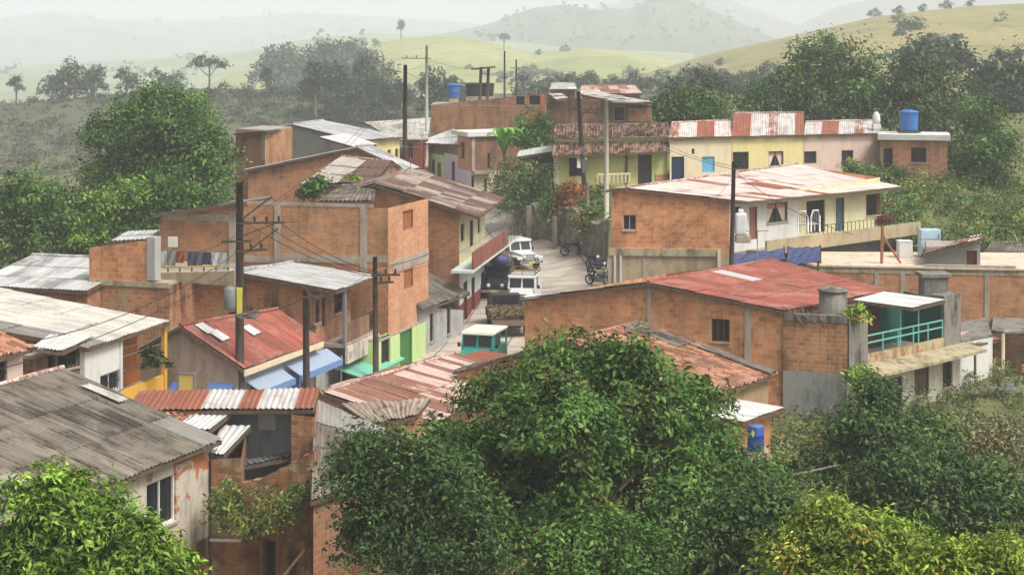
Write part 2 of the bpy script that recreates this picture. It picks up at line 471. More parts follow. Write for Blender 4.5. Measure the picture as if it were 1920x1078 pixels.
# ------------------------------------------------------------------ roofs
def sheets(mb, rA, rB, eB, eA, period=.19, amp=.022, sw=.95, sl=2.4, tint=None, jit=.012, ns=6, sag=.0, flat=False):
    """corrugated sheets laid over a four-sided slope: ridge A-B above, eave A-B below"""
    rA, rB, eB, eA = [Vector(v) for v in (rA, rB, eB, eA)]
    W = ((rB - rA).length + (eB - eA).length) / 2; L = ((eA - rA).length + (eB - rB).length) / 2
    n = (rB - rA + eB - eA).cross(eA - rA + eB - rB).normalized()
    if n.z < 0: n = -n
    ni = max(1, round(W / sw)); nj = max(1, round(L / sl))
    ph = random.random() * 6
    for j in range(nj):
        for i in range(ni):
            s0, s1 = i / ni, (i + 1) / ni
            t0, t1 = j / nj, (j + 1) / nj + (.1 / L if j < nj - 1 else random.uniform(-.05, .07) / L)
            k = max(2, int(round((s1 - s0) * W / period)) * ns) if not flat else 2
            tn = tint(i, j, ni, nj) if tint else (random.random(), .42 + .16 * random.random(), 0)
            o0 = random.uniform(0, jit); o1 = o0 + .02 + random.uniform(0, jit)
            b = len(mb.v); NV = 3
            for a in range(NV):
                t = t0 + (t1 - t0) * a / (NV - 1)
                for c in range(k + 1):
                    s = s0 + (s1 - s0) * c / k
                    p = (rA.lerp(rB, s)).lerp(eA.lerp(eB, s), t)
                    h = (0 if flat else amp * math.sin(2 * math.pi * s * W / period)) + o0 + (o1 - o0) * a / (NV - 1)
                    h += sag * (math.sin(s * 7 + ph) * math.sin(t * 4 + ph) + .5 * math.sin(s * 17 + ph * 2))
                    mb.v.append(tuple(p + n * h))
            for a in range(NV - 1):
                for c in range(k):
                    q = b + a * (k + 1) + c
                    mb.f.append((q, q + 1, q + k + 2, q + k + 1))
                    uu = [(s0 + (s1 - s0) * z / k) * W for z in (c, c + 1)]
                    vv = [(t0 + (t1 - t0) * z / (NV - 1)) * L for z in (a, a + 1)]
                    mb.uv.append([(uu[0], vv[0]), (uu[1], vv[0]), (uu[1], vv[1]), (uu[0], vv[1])])
                    mb.t.append(tn); mb.sm.append(not flat)
def roof(root, mat, quad, name='roof', board=None, **k):
    """a slope of sheets with timber purlins' edge boards under it"""
    m = MB(); sheets(m, *quad, **k)
    o = m.build(name, mat, root)
    rA, rB, eB, eA = [Vector(v) for v in quad]
    if board is not False:
        f = MB(); dz = Vector((0, 0, -.09))
        for a, b in ((eA, eB), (rA, eA), (rB, eB), (rA, rB)):
            f.bar(a + dz, b + dz, .05, .11)
        f.build('edge_board', board or WOOD, o if root is None else root)
    return o
def on_plane(fn, px, py, up=.08, lo=20.0, hi=200.0):
    for _ in range(50):
        md = (lo + hi) / 2; p = P(px, py, md)
        if p.z > fn(p.x, p.y): lo = md
        else: hi = md
    return p + Vector((0, 0, up))
def tiles(root, mat, quad, **k):
    kw = dict(period=.24, amp=.05, sw=.24, sl=.42, jit=.03, ns=6, sag=.03)
    kw.update(k)
    return roof(root, mat, quad, **kw)

# ------------------------------------------------------------------ walls
def plane_fn(quad):
    a, b, c = [Vector(v) for v in (quad[0], quad[1], quad[2])]
    n = (b - a).cross(c - a)
    return lambda x, y: a.z - (n.x * (x - a.x) + n.y * (y - a.y)) / n.z
class Edge:
    def __init__(s, A, B, centre):
        s.A = Vector((A[0], A[1])); s.B = Vector((B[0], B[1])); s.L = (s.B - s.A).length
        s.d = (s.B - s.A) / s.L
        n = Vector((-s.d.y, s.d.x))
        if n.dot(Vector((centre[0], centre[1])) - s.A) < 0: n = -n
        s.n = n                                     # inward
    def u(s, px):
        k = (px - 960) / F
        return (k * s.A.y - s.A.x) / (s.d.x - k * s.d.y)
    def z(s, px, py):
        u = s.u(px); return CZ - (py - YH) * (s.A.y + s.d.y * u) / F
    def q(s, u, z, dep=0.0):
        p = s.A + s.d * u + s.n * dep
        return Vector((p.x, p.y, z))
    def pp(s, px, py, dep=0.0):
        return s.q(s.u(px), s.z(px, py), dep)
def wall_panel(get, e, z0, tops, ops, bands, rev=.2):
    """get(mat)->MB; tops: list of functions u->z (the lowest counts)"""
    us = set(np.linspace(0, e.L, 5).tolist())
    for o in ops: us.update((o[0], o[1]))
    for i in range(len(tops)):
        for j in range(i):
            g = lambda u: tops[i](u) - tops[j](u)
            a, b = g(0), g(e.L)
            if a * b < 0: us.add(e.L * a / (a - b))
    us = sorted(u for u in us if -1e-6 <= u <= e.L + 1e-6)
    top = lambda u: min(f(u) for f in tops)
    bz = [b[0] for b in bands[:-1]]
    for ua, ub in zip(us, us[1:]):
        if ub - ua < 1e-4: continue
        um = (ua + ub) / 2
        hol = sorted((o[2], o[3]) for o in ops if o[0] < um < o[1])
        segs = []; cur = z0
        for a, b in hol:
            if a > cur: segs.append((cur, a, a))
            cur = b
        if cur < max(top(ua), top(ub)): segs.append((cur, top(ua), top(ub)))
        for lo, ha, hb in segs:
            l = lo
            for k, (b, m) in enumerate(bands):
                last = k == len(bands) - 1
                if not last and (b <= l or b >= min(ha, hb)):
                    if b <= l: continue
                    last = True
                if last:
                    get(m).face([e.q(ua, l), e.q(ub, l), e.q(ub, hb), e.q(ua, ha)]); break
                get(m).face([e.q(ua, l), e.q(ub, l), e.q(ub, b), e.q(ua, b)]); l = b
    for u0, u1, a, b, *_ in ops:
        m = get(bands[-1][1] if len(bands) == 1 or a > bands[0][0] else bands[0][1])
        m.face([e.q(u0, a), e.q(u0, b), e.q(u0, b, rev), e.q(u0, a, rev)])
        m.face([e.q(u1, a), e.q(u1, b), e.q(u1, b, rev), e.q(u1, a, rev)])
        m.face([e.q(u0, b), e.q(u1, b), e.q(u1, b, rev), e.q(u0, b, rev)])
        m.face([e.q(u0, a), e.q(u1, a), e.q(u1, a, rev), e.q(u0, a, rev)])
def frame(mb, e, u0, u1, z0, z1, w, d0, d1):
    for a, b, c, d in ((u0, u0 + w, z0, z1), (u1 - w, u1, z0, z1), (u0 + w, u1 - w, z0, z0 + w), (u0 + w, u1 - w, z1 - w, z1)):
        mb.prism([e.q(a, c, d0), e.q(b, c, d0), e.q(b, d, d0), e.q(a, d, d0)], e.n.to_3d() * (d1 - d0))
def rect(mb, e, u0, u1, z0, z1, d0, d1):
    mb.prism([e.q(u0, z0, d0), e.q(u1, z0, d0), e.q(u1, z1, d0), e.q(u0, z1, d0)], e.n.to_3d() * (d1 - d0))
def opening(root, e, o):
    u0, u1, z0, z1, st = o[:5]; col = o[5] if len(o) > 5 else None
    w = min(.06, (u1 - u0) * .14)
    fm = col or WOOD
    if st in ('door', 'shut'):
        m = MB(); rect(m, e, u0, u1, z0, z1, .12, .17)
        n = max(2, int((u1 - u0) / .22))
        for i in range(n):
            a = u0 + (u1 - u0) * i / n; rect(m, e, a + .012, a + (u1 - u0) / n - .012, z0 + .03, z1 - .03, .105, .12)
        p = m.build('door' if st == 'door' else 'window', fm, root)
        f = MB(); frame(f, e, u0 - .001, u1 + .001, z0, z1 + .001, .05, .02, .11); f.build('frame', fm, p)
        if st == 'door':
            h = MB(); h.box(e.q(u0 + (u1 - u0) * .85, z0 + (z1 - z0) * .48, .03), (.05, .05, .12)); h.build('handle', BLACKM, p)
        return
    f = MB()
    frame(f, e, u0, u1, z0, z1, w, .07, .14)
    if st in ('win2', 'cur', 'bars'):
        c = (u0 + u1) / 2; rect(f, e, c - w * .4, c + w * .4, z0 + w, z1 - w, .08, .135)
    if st == 'win3':
        for k in (1, 2):
            c = u0 + (u1 - u0) * k / 3; rect(f, e, c - w * .5, c + w * .5, z0 + w, z1 - w, .08, .135)
    p = f.build('doorway' if st == 'gap' else 'window', fm, root)
    g = MB(); g.face([e.q(u0, z0, .17), e.q(u1, z0, .17), e.q(u1, z1, .17), e.q(u0, z1, .17)])
    g.build('pane', DARK if st in ('gap', 'hole') else GLASS, p)  # open doorways get a dark sheet painted as interior shade, windows get glass
    if st == 'bars':
        b = MB(); n = max(3, int((u1 - u0) / .16))
        for i in range(1, n):
            a = u0 + (u1 - u0) * i / n; b.bar(e.q(a, z0, .03), e.q(a, z1, .03), .025)
        b.bar(e.q(u0, (z0 + z1) / 2, .02), e.q(u1, (z0 + z1) / 2, .02), .025)
        b.build('grille', BLACKM, p)
    if st == 'cur':
        c = MB(); um = (u0 + u1) / 2
        c.face([e.q(u0 + w, z1 - w, .155), e.q(um - .04, z1 - w, .155), e.q(u0 + (um - u0) * .35, z0 + w, .155), e.q(u0 + w, z0 + w, .155)])
        c.face([e.q(um + .04, z1 - w, .155), e.q(u1 - w, z1 - w, .155), e.q(u1 - w, z0 + w, .155), e.q(u1 - (u1 - um) * .35, z0 + w, .155)])
        c.build('curtain', m_plain('curtain_cream', S(226, 206, 190)), p)
        v = MB(); v.face([e.q(u0 + w, z1 - w, .15), e.q(u1 - w, z1 - w, .15), e.q(u1 - w, z1 - .3 * (z1 - z0), .15), e.q(u0 + w, z1 - .3 * (z1 - z0), .15)])
        v.build('valance', m_plain('valance_pink', S(206, 140, 124)), p)
    if st in ('win2', 'win3', 'bars', 'cur', 'win'):
        s = MB(); rect(s, e, u0 - .06, u1 + .06, z0 - .07, z0 - .005, -.07, .05); s.build('sill', CONC, p)

def shell(root, corners, edges, tops, z0, mat):
    """walls round a footprint; edges[i] describes corner i -> i+1"""
    cen = sum((Vector((c[0], c[1])) for c in corners), Vector((0, 0))) / len(corners)
    mbs = {}
    def get(m):
        return mbs.setdefault(m.name, (MB(), m))[0]
    out = []
    for i in range(len(corners)):
        sp_ = edges.get(i, {})
        e = Edge(corners[i], corners[(i + 1) % len(corners)], cen)
        out.append(e)
        if sp_.get('skip'): continue
        if 'top' in sp_:
            tp = sp_['top']
            if callable(tp): tl = [tp]
            elif isinstance(tp, tuple): tl = [lambda u, tp=tp, e=e: tp[0] + (tp[1] - tp[0]) * u / e.L]
            else: tl = [lambda u, tp=tp: tp]
        else:
            tl = [(lambda u, f=f, e=e: f(e.A.x + e.d.x * u, e.A.y + e.d.y * u) - .07) for f in tops]
        ops = []
        for o in sp_.get('ops', []):
            a, b = e.u(o[0]), e.u(o[1])
            if a > b: a, b = b, a
            pm = (o[0] + o[1]) / 2
            ops.append((a, b, e.z(pm, o[3]), e.z(pm, o[2]), o[4]) + tuple(o[5:]))
        base = sp_.get('mat', mat)
        bands = [(z if z > -50 else z, m) for z, m in sp_.get('bands', [])] + [(1e9, base)]
        wall_panel(get, e, z0, tl, ops, bands)
        for o in ops: opening(root, e, o)
    for m, mm in mbs.values():
        m.build('wall', mm, root)
    return out
def wbox(root, e, px0, px1, py0, py1, name, mat, out=.05, inn=.02, by_px=True):
    """a box standing proud of a wall, given by its picture rectangle at its middle"""
    u0, u1 = sorted((e.u(px0), e.u(px1))); pm = (px0 + px1) / 2
    m = MB(); rect(m, e, u0, u1, e.z(pm, py1), e.z(pm, py0), -out, inn)
    return m.build(name, mat, root)

def slope_house(name, label, eF, eN, rF, rN, mat, edges=None, rmat=None, back=.6, z0=None, ie=.3, iv=.15, group=None, cat='house', rk=None, bk=None, tile=False, bmat=None, bdrop=None, cap=None, bfdz=0.0):
    """house under a pitched roof. e* eave far/near, r* ridge far/near. edges keys: eave, near, far, back"""
    eF, eN, rF, rN = [Vector(v) for v in (eF, eN, rF, rN)]
    edges = edges or {}
    base = Vector((eN.x, eN.y, 0)); base.z = gz(base.x, base.y)
    root = thing(name, label, cat, base, 0, group)
    rr = tiles if tile else roof
    rr(root, rmat, (rF, rN, eN, eF), **(rk or {}))
    tops = [plane_fn((rF, rN, eN, eF))]
    if back > 0:
        ds = (1 - bdrop if bdrop is not None else None)
        bF = rF + (rF - eF) * back; bN = rN + (rN - eN) * back
        bF.z = rF.z - (rF.z - eF.z) * back if bdrop is None else rF.z - bdrop
        bN.z = rN.z - (rN.z - eN.z) * back if bdrop is None else rN.z - bdrop
        bF.z += bfdz
        rr(root, bmat or rmat, (rF, rN, bN, bF), **(bk or rk or {}))
        tops.append(plane_fn((rF, rN, bN, bF)))
        cm = MB(); cm.tube([rF + Vector((0, 0, .03)), rN + Vector((0, 0, .03))], .09, 6); cm.build('ridge_cap', cap or rmat, root)
    else:
        bF, bN = rF, rN
    h = lambda a, b, t: Vector((a.x + (b.x - a.x) * t, a.y + (b.y - a.y) * t))
    le = max(.1, (Vector((rF.x, rF.y)) - Vector((eF.x, eF.y))).length); lv_ = max(.1, (eF - eN).length)
    a = ie / le; c = iv / lv_
    def corner(e1, e2, b1, t): # t along eave from far
        p = h(e1, e2, t); return p
    q = {}
    for nm, t in (('F', c), ('N', 1 - c)):
        pe = h(eF, eN, t); pr = h(bF, bN, t); tot = (pr - pe).length
        q['e' + nm] = pe + (pr - pe) * (ie / tot); q['b' + nm] = pr - (pr - pe) * ((min(ie, .12) if back > 0 else .02) / tot)
    corners = [q['eF'], q['eN'], q['bN'], q['bF']]
    if z0 is None: z0 = min(gz(p.x, p.y) for p in corners) - .6
    ed = {0: edges.get('eave', {}), 1: edges.get('near', {}), 2: edges.get('back', {}), 3: edges.get('far', {})}
    if 'eave2' in edges:
        px = edges['eave2']['px']; dr = (corners[1] - corners[0]).normalized()
        corners.insert(1, along(corners[0], dr, px))
        ed = {0: ed[0], 1: edges['eave2'], 2: ed[1], 3: ed[2], 4: ed[3]}
        es = shell(root, corners, ed, tops, z0, mat)
        return root, dict(eave=es[0], eave2=es[1], near=es[2], back=es[3], far=es[4]), tops
    es = shell(root, corners, ed, tops, z0, mat)
    return root, dict(eave=es[0], near=es[1], back=es[2], far=es[3]), tops
def block_house(name, label, corners, ztop, mat, edges=None, z0=None, roofmat=None, slab=.0, group=None, cat='house', over=.0, parapet=0.0):
    """flat roofed house; ztop number or per-edge 'top'"""
    b = Vector((corners[0][0], corners[0][1], gz(*corners[0])))
    root = thing(name, label, cat, b, 0, group)
    if z0 is None: z0 = min(gz(p[0], p[1]) for p in corners) - .6
    es = shell(root, corners, edges or {}, [lambda x, y: ztop + .07], z0, mat)
    if roofmat:
        cen = sum((Vector((c[0], c[1])) for c in corners), Vector((0, 0))) / len(corners)
        pts = []
        for c in corners:
            v = Vector((c[0], c[1])); dr = (v - cen).normalized(); v = v + dr * (over - (.05 if over == 0 else 0))
            pts.append((v.x, v.y, ztop - parapet))
        m = MB(); m.prism(pts, (0, 0, slab or .12)); m.build('roof', roofmat, root)
    return root, es
# ------------------------------------------------------------------ the houses
V3 = lambda p, z: Vector((p[0], p[1], z))
def off(p, dr, L, dz=0.0): return Vector((p[0] + dr[0] * L, p[1] + dr[1] * L, (p[2] if len(p) > 2 else 0) + dz))
def zpx(e, px, z0, z1, d0, d1, root, name, mat):
    """box on a facade between two picture columns (px pair), heights z, depth d0..d1 (inward positive)"""
    m = MB(); u0, u1 = sorted((e.u(px[0]), e.u(px[1]))); rect(m, e, u0, u1, z0, z1, d0, d1); return m.build(name, mat, root)
def rails(root, e, px, z0, zs, dep, mat, w=.045, n=6, name='railing'):
    m = MB(); u0, u1 = sorted((e.u(px[0]), e.u(px[1])))
    for z in zs: m.bar(e.q(u0, z, dep), e.q(u1, z, dep), w)
    for i in range(n + 1):
        if n == 0: break
        u = u0 + (u1 - u0) * i / n; m.bar(e.q(u, z0, dep), e.q(u, zs[0], dep), w)
    return m.build(name, mat, root)
def slab(root, pts, th, name, mat):
    m = MB(); m.prism(pts, (0, 0, -th)); return m.build(name, mat, root)
FCK = dict(period=.2, amp=.03, sw=1.05, sl=1.8, jit=.02, sag=.02)
OLD = dict(period=.19, amp=.025, sw=.85, sl=2.2, jit=.03, sag=.05)

# A: dark fibre-cement roof, near left
eF = P(415, 824, 48); e2 = lv(185, 915, eF); eN = eF + (e2 - eF) * 2.6; rF = P(118, 690, 49.5)
def tA(i, j, ni, nj): return (.15 + .5 * random.random(), (.36 if i < 4 else .52) + .16 * random.random(), .25 if random.random() < .05 else 0)
HA, eA, _ = slope_house(
    'house', 'house with broad dark grey sheet roof and white framed window, nearest at left', eF, eN, rF, rF + (eN - eF), PL_PE,
    {'eave': dict(mat=PL_PE, bands=[(-.35, BR_OL)], ops=[(275, 330, 897, 988, 'win2', WHITE)])}, RF_FC, .7, rk=dict(FCK, tint=tA), cap=RF_RU)

fa_ = plane_fn((rF, rF + (eN - eF), eN))
for a in ((152, 729, 166, 725, 236, 754, 221, 760),):
    roof(HA, RF_FM, [on_plane(fa_, a[k], a[k + 1], .1, 35, 60) for k in (0, 2, 4, 6)], sw=.5, sl=3, board=False, tint=lambda *q: (.5, .42, 0))
# B: pale roof, orange balcony
eF = P(318, 603, 62); eN = lv(165, 652, eF); rF = off(eF, WST, 9, 1.15)
def tB(i, j, ni, nj): return (.0 if i < 4 else .95, .52 if i < 4 else .4, 0)
HB, eB, tops = slope_house('house', 'house with long pale roof over an orange walled balcony', eF, eN, rF, rF + (eN - eF), PL_OG, {}, RF_FM, .3,
    rk=dict(FCK, tint=tB, sw=1.1), ie=1.35)
ef = Edge((eF.x, eF.y), (eN.x, eN.y), (rF.x, rF.y))
fa, fb = ef.q(ef.u(234), 0, .2), ef.q(ef.u(168), 0, .2)
shell(HB, [(fa.x, fa.y), (fb.x, fb.y), tuple(ef.q(ef.u(168), 0, 1.3))[:2], tuple(ef.q(ef.u(234), 0, 1.3))[:2]],
      {0: dict(ops=[(188, 226, 698, 735, 'bars', WHITE)])}, tops, -1.6, PL_WH)
zpx(ef, (235, 318), -1.6, 1.75, .2, .35, HB, 'parapet', PL_YO)
zpx(ef, (234, 319), 1.3, 1.45, .35, 1.3, HB, 'balcony_floor', CONC)
zpx(ef, (315, 320), -1.6, 3.7, .15, .3, HB, 'post', PL_YO)
zpx(ef, (233, 237), 1.7, 3.7, .15, .3, HB, 'post', PL_WH)
rails(HB, ef, (236, 316), 1.7, (2.45,), .27, WOOD, .06, 1)
rails(HB, ef, (236, 316), 2.4, (3.3, 3.0), .27, GREYM, .025, 0)

# B2 / C2: small houses left of B
c0, c1 = XY(163, 56.8), XY(62, 54.6)
H, es = block_house('house', 'small brown fronted house under a clear plastic canopy at left', [c0, c1, off(c1, WST, 4)[:2], off(c0, WST, 4)[:2]], 3.75, BR_DK,
    {0: dict(ops=[(90, 103, 655, 735, 'gap'), (108, 148, 652, 690, 'bars'), (154, 163, 640, 712, 'gap')])}, roofmat=CONC)
roof(H, RF_WH, (P(176, 629, 58), P(92, 627, 56.3), P(60, 651, 53.8), P(118, 659, 54.6)), tint=lambda *a: (0, .45, .35), sw=.8)
eF = P(62, 652, 54); eN = Vector((eF.x - .29 * 6, eF.y - .957 * 6, eF.z)); rF = off(eF, WST, 5, 1.9)
slope_house('house', 'pinkish house with orange clay tiles at the left edge', eF, eN, rF, rF + (eN - eF), PL_PK,
    {'eave': dict(ops=[(-12, 14, 678, 725, 'bars'), (-60, -30, 690, 760, 'gap')])}, RF_TO, .8, tile=True)

# C: grey zinc roof at far left
eF = P(163, 546, 70); q = along(eF, WST, -60); eN = V3(q, eF.z); rF = off(eF, EST, 5.0, .8)
slope_house('house', 'low house with long grey zinc roof and two clear skylights', eF, eN, rF, off(eN, EST, 5, .8), BR_OR, {}, RF_ZN, .6,
    rk=dict(sl=1.7, tint=lambda i, j, ni, nj: (random.random() * .6, .42 + .1 * random.random(), .9 if (j == 1 and i % 4 == 2) else 0)))

# D: brick house with roof terrace
p0 = XY(167, 71.5); p1 = along(p0, (.957, -.29), 318); w1 = along(p0, (.957, -.29), 278)
q0, q1 = off(p0, EST, 7.2)[:2], off(p1, EST, 7.2)[:2]
BR_PT = m_brick('brick_patched', S(212, 136, 84), S(164, 100, 60), S(190, 150, 106), .34, .2, S(62, 50, 40), .8, patch=S(182, 150, 112), ms=.022)
HD, es = block_house('house', 'brick house with roof terrace behind a tall patched front wall', [p0, p1, q1, q0], 4.1, BR_PT, roofmat=CONC, slab=.12)
eD = es[0]
shell(HD, [p0, w1, off(w1, EST, .75)[:2], off(p0, EST, .75)[:2]],
      {0: dict(top=(5.62, 6.1)), 1: dict(top=6.1, mat=PL_GY), 2: dict(top=(6.1, 5.62)), 3: dict(top=5.62)}, [], 4.1, BR_MO)
wbox(HD, eD, 168, 318, 527, 537, 'beam', CONC_M, .06, .02)
wbox(HD, eD, 276, 291, 445, 526, 'pillar', PL_GY, .04, .5)
roof(HD, RF_ZN, (P(300, 431, 75.5), P(238, 434, 75.2), P(203, 453, 71.2), P(276, 449, 71)), sw=.9, tint=lambda *a: (.3 * random.random(), .4 + .2 * random.random(), 0))
for px, py, d in ((240, 436, 75), (296, 433, 75.2), (207, 452, 71.4)):
    m = MB(); p = P(px, py, d); m.bar((p.x, p.y, 4.1), p, .08); m.build('post', WOOD, HD)
er = Edge(p1, off(p1, (.957, -.29), 5)[:2], q1)
pe = along(p0, (.957, -.29), 430)
ep = Edge(along(p0, (.957, -.29), 292), pe, q1)
# E: long brick party wall and bright tower front
a0 = XY(728, 75.0); a1 = along(a0, EST, 803); a2 = along(a0, WST, 298); a3 = a1 + (a2 - a0)
def topE(e):
    def f(u):
        px = 960 + F * (e.A.x + e.d.x * u) / (e.A.y + e.d.y * u)
        return np.interp(px, [298, 432, 728], [6.45, 7.05, 7.12])
    return f
root_e = {}
cen = (a0 + a1 + a2 + a3) / 4
eL = Edge(a0, a2, cen)
HE, es = block_house('house', 'tall brick house with long blank party wall and bright street front', [a1, a0, a2, a3], 7.0, BR_OR,
    {0: dict(mat=BR_LIT, top=(7.13, 7.13), ops=[(755, 775, 394, 430, 'shut', WOODR), (757, 775, 504, 540, 'shut', WOODR)]),
     1: dict(top=topE(eL)), 2: dict(top=5.9), 3: dict(top=(5.9, 6.3))}, parapet=1.2, roofmat=CONC, slab=.1)
e0, e1 = es[0], es[1]
for a, b in ((430, 442), (515, 526), (676, 688)): wbox(HE, e1, a, b, 384 if a > 500 else 396, 520, 'column', CONC, .05)
for a, b, c, d in ((442, 515, 480, 492), (526, 676, 478, 492), (688, 727, 478, 492), (432, 700, 380, 386), (304, 430, 401, 414)): wbox(HE, e1, a, b, c, d, 'beam', CONC, .035)
wbox(HE, e0, 736, 803, 478, 500, 'beam', CONC, .03)
roof(HE, RF_ZN, (P(512, 368, 79.5), P(455, 377, 76.8), P(285, 404, 77.6), P(330, 400, 82)), sw=.9, tint=lambda *a: (.4 * random.random(), .5, .3))
g0, g1 = along(a0, EST, 706), along(a0, EST, 797)
oo = Vector((EST[1], -EST[0])) * .12
g0 += oo; g1 += oo
zg = zat(601, g1[1])
es = shell(HE, [g1, g0, off(g0, WST, 2)[:2], off(g1, WST, 2)[:2]],
    {0: dict(ops=[(715, 732, 628, 690, 'gap'), (750, 773, 616, 690, 'shut', m_plain('paint_green', S(72, 126, 62)))])}, [lambda x, y: zg + .07], -1.8, PL_GR)
slab(HE, [V3(g0, zg + .1), V3(g1, zg + .1), off(V3(g1, zg + .1), WST, .6), off(V3(g0, zg + .1), WST, .6)], .1, 'ledge', CONC)

# F: brick house under grey tin roof with balcony
eF = P(706, 518, 74.7); eN = lv(630, 546, eF); rN = P(446, 511.5, 71.4); rF = P(548, 492, 75.9)
HF, E_, tops = slope_house('house', 'brick house with balcony and white signboard under a pale zinc roof', eF, eN, rF, rN, BR_PT,
    {'eave': dict(mat=BR_RD, bands=[(1.2, PL_GY)], ops=[(590, 600, 562, 605, 'bars'), (604, 611, 556, 612, 'gap'), (627, 645, 549, 585, 'bars'), (635, 647, 668, 715, 'door', m_plain('door_teal', S(40, 100, 96))), (652, 664, 665, 712, 'door', m_plain('door_teal', S(40, 100, 96)))])},
    RF_ZN, .95, bdrop=.55, ie=1.15, iv=.4, rk=dict(sl=2.0, tint=lambda *a: (.35 * random.random(), .46 + .1 * random.random(), 0)))
e = E_['eave']
zpx(e, (606, 704), 1.18, 1.34, -1.0, 0, HF, 'balcony_floor', CONC)
zpx(e, (607, 655), 1.34, 2.2, -1.0, -.9, HF, 'parapet', BR_DK)
rails(HF, e, (655, 702), 1.34, (2.25, 1.8), -.95, BLACKM, .04, 14)
zpx(e, (606, 610), 1.2, 3.8, -1.05, -.93, HF, 'post', GREYM); zpx(e, (700, 703), 1.2, 3.75, -1.05, -.93, HF, 'post', GREYM)
SIGN = zpx(e, (609, 706), .42, 1.16, -1.12, -.98, HF, 'signboard', PL_OW)
m = MB(); u0 = e.u(622)
for k in range(13):                                      # faint illegible lettering
    a = u0 + k * .3; h = .22 + .1 * random.random()
    if k in (4, 9): continue
    rect(m, e, a, a + .05, .62, .62 + h, -1.135, -1.121); rect(m, e, a + .05, a + .17, .62 + h - .05, .62 + h, -1.135, -1.121)
    if k % 2: rect(m, e, a + .14, a + .19, .62, .62 + h - .052, -1.135, -1.121)
m.build('lettering', m_plain('sign_letter_grey', S(170, 160, 148)), SIGN)
u0, u1 = sorted((e.u(612), e.u(690)))
slab(HF, [e.q(u0, .3, 0), e.q(u1, .3, 0), e.q(u1, -.25, -1.9), e.q(u0, -.25, -1.9)], .05, 'awning', m_plain('awning_green', S(120, 190, 162)))

# G: red roof with blue awnings
eF = P(605, 638, 68.6); eN = lv(457, 693, eF); rF = P(520, 580, 69.3); rN = P(337, 611, 62.9)
HG, E_, tops = slope_house(
    'house', 'house with sagging red sheet roof and blue shop awnings', eF, eN, rF, rN, BR_OL,
    {'eave': dict(mat=PL_GY, ops=[(540, 568, 690, 745, 'shut', m_plain('shutter_blue', S(90, 130, 200))), (470, 522, 712, 760, 'gap')]),
     'near': dict(mat=m_plaster('plaster_patchy_grey', S(176, 160, 142), S(150, 92, 64), .9), bands=[(.3, PL_YO)])},
    RF_RD, .7, bmat=RF_BR, rk=dict(period=.24, amp=.04, sw=.9, sl=2.0, jit=.02, tint=lambda i, j, ni, nj: (random.random(), .42 + .12 * random.random(), 0)), ie=.35)
for (x0, y0, dx) in ((378, 621, 0), (404, 634, 0), (466, 625, 1)):
    fg = plane_fn((rF, rN, eN)); qd = [on_plane(fg, x0 + qx, y0 + qy, .09, 55, 75) for qx, qy in ((-13, -8), (2, -13), (26, 3), (11, 10))]
    roof(HG, RF_WH, qd, sw=.5, sl=2, board=False, tint=lambda *a: (0, .46, 0))
m = MB(); m.prism([eN + Vector((0, 0, -.03)), eF + Vector((0, 0, -.03)), eF + Vector((0, 0, -.27)), eN + Vector((0, 0, -.27))], Vector((.05, -.02, 0))); m.build('fascia', PL_CR, HG)
e = E_['eave']; AWB = m_plain('awning_blue', S(112, 144, 194)); AWT = m_plain('awning_pale', S(158, 172, 190))
for a, b in ((458, 522), (534, 612)):
    u0, u1 = sorted((e.u(a), e.u(b))); zt = eF.z - .55
    o = slab(HG, [e.q(u0, zt, -.02), e.q(u1, zt, -.02), e.q(u1, zt - .42, -.75), e.q(u0, zt - .42, -.75)], .05, 'awning', AWT)
    m = MB(); rect(m, e, u0, u1, zt - .68, zt - .41, -.81, -.76); m.build('valance', AWB, o)
    for uu in (u0, u1): m = MB(); m.bar(e.q(uu, zt - .47, -.72), e.q(uu, -1.2, -.72), .06); m.build('post', GREYM, o)
e = E_['near']
for a, b in ((324, 362), (394, 440)):
    u0, u1 = sorted((e.u(a), e.u(b))); zt = 1.25 if a < 370 else 1.35
    slab(HG, [e.q(u0, zt, 0), e.q(u1, zt, 0), e.q(u1, zt - .55, -.9), e.q(u0, zt - .55, -.9)], .05, 'awning', m_plain('awning_deep_blue', S(84, 116, 170)))
b_ = e.pp(378, 707, -1.2)
sg = thing('sign', 'plain yellow sign board hung below the red sheet roof', 'sign', (b_.x, b_.y, b_.z - .4))
m = MB(); u = e.u(378); rect(m, e, u - .36, u + .36, b_.z - .38, b_.z + .36, -1.2, -1.14); m.build('board', m_plain('sign_yellow', S(226, 208, 110)), sg)
m = MB(); frame(m, e, u - .38, u + .38, b_.z - .4, b_.z + .38, .05, -1.23, -1.12); m.bar(e.q(u, b_.z + .3, -1.14), e.q(u, b_.z + .3, 0), .04); m.build('frame', GREYM, sg)

# H: rust striped roof, open room and brick pier, lower left
eR, eL_ = P(588, 767, 50), P(237, 769, 51); rR, rL = P(599, 727, 52.6), P(262, 733, 53.6)
def tH(i, j, ni, nj):
    k = i / ni                                             # 0 at the right end
    r = [1, 0, 0, 1, 0, 0, 1, 1, .9, .8][min(9, int(k * 10))]
    return (r * .9 + .05, .5 + .06 * random.random(), .1 if r == 0 else 0)
HH, E_, tops = slope_house('house', 'narrow house with rust and white striped roof over an open room', eR, eL_, rR, rL, PL_CM,
    {'eave': dict(mat=m_plaster('plaster_blue_grey', S(150, 156, 156), S(84, 80, 72), .6), ops=[(484, 516, 772, 806, 'shut', PL_WH)])}, RF_RS, 0, rk=dict(tint=tH, sw=.62, sl=3, sag=.02), ie=1.1)
pc = [XY(546, 49.7), XY(590, 49.4), XY(596, 52.4), XY(556, 52.8)]
shell(HH, pc, {}, [lambda x, y: 3.0], -2.2, BR_OL)
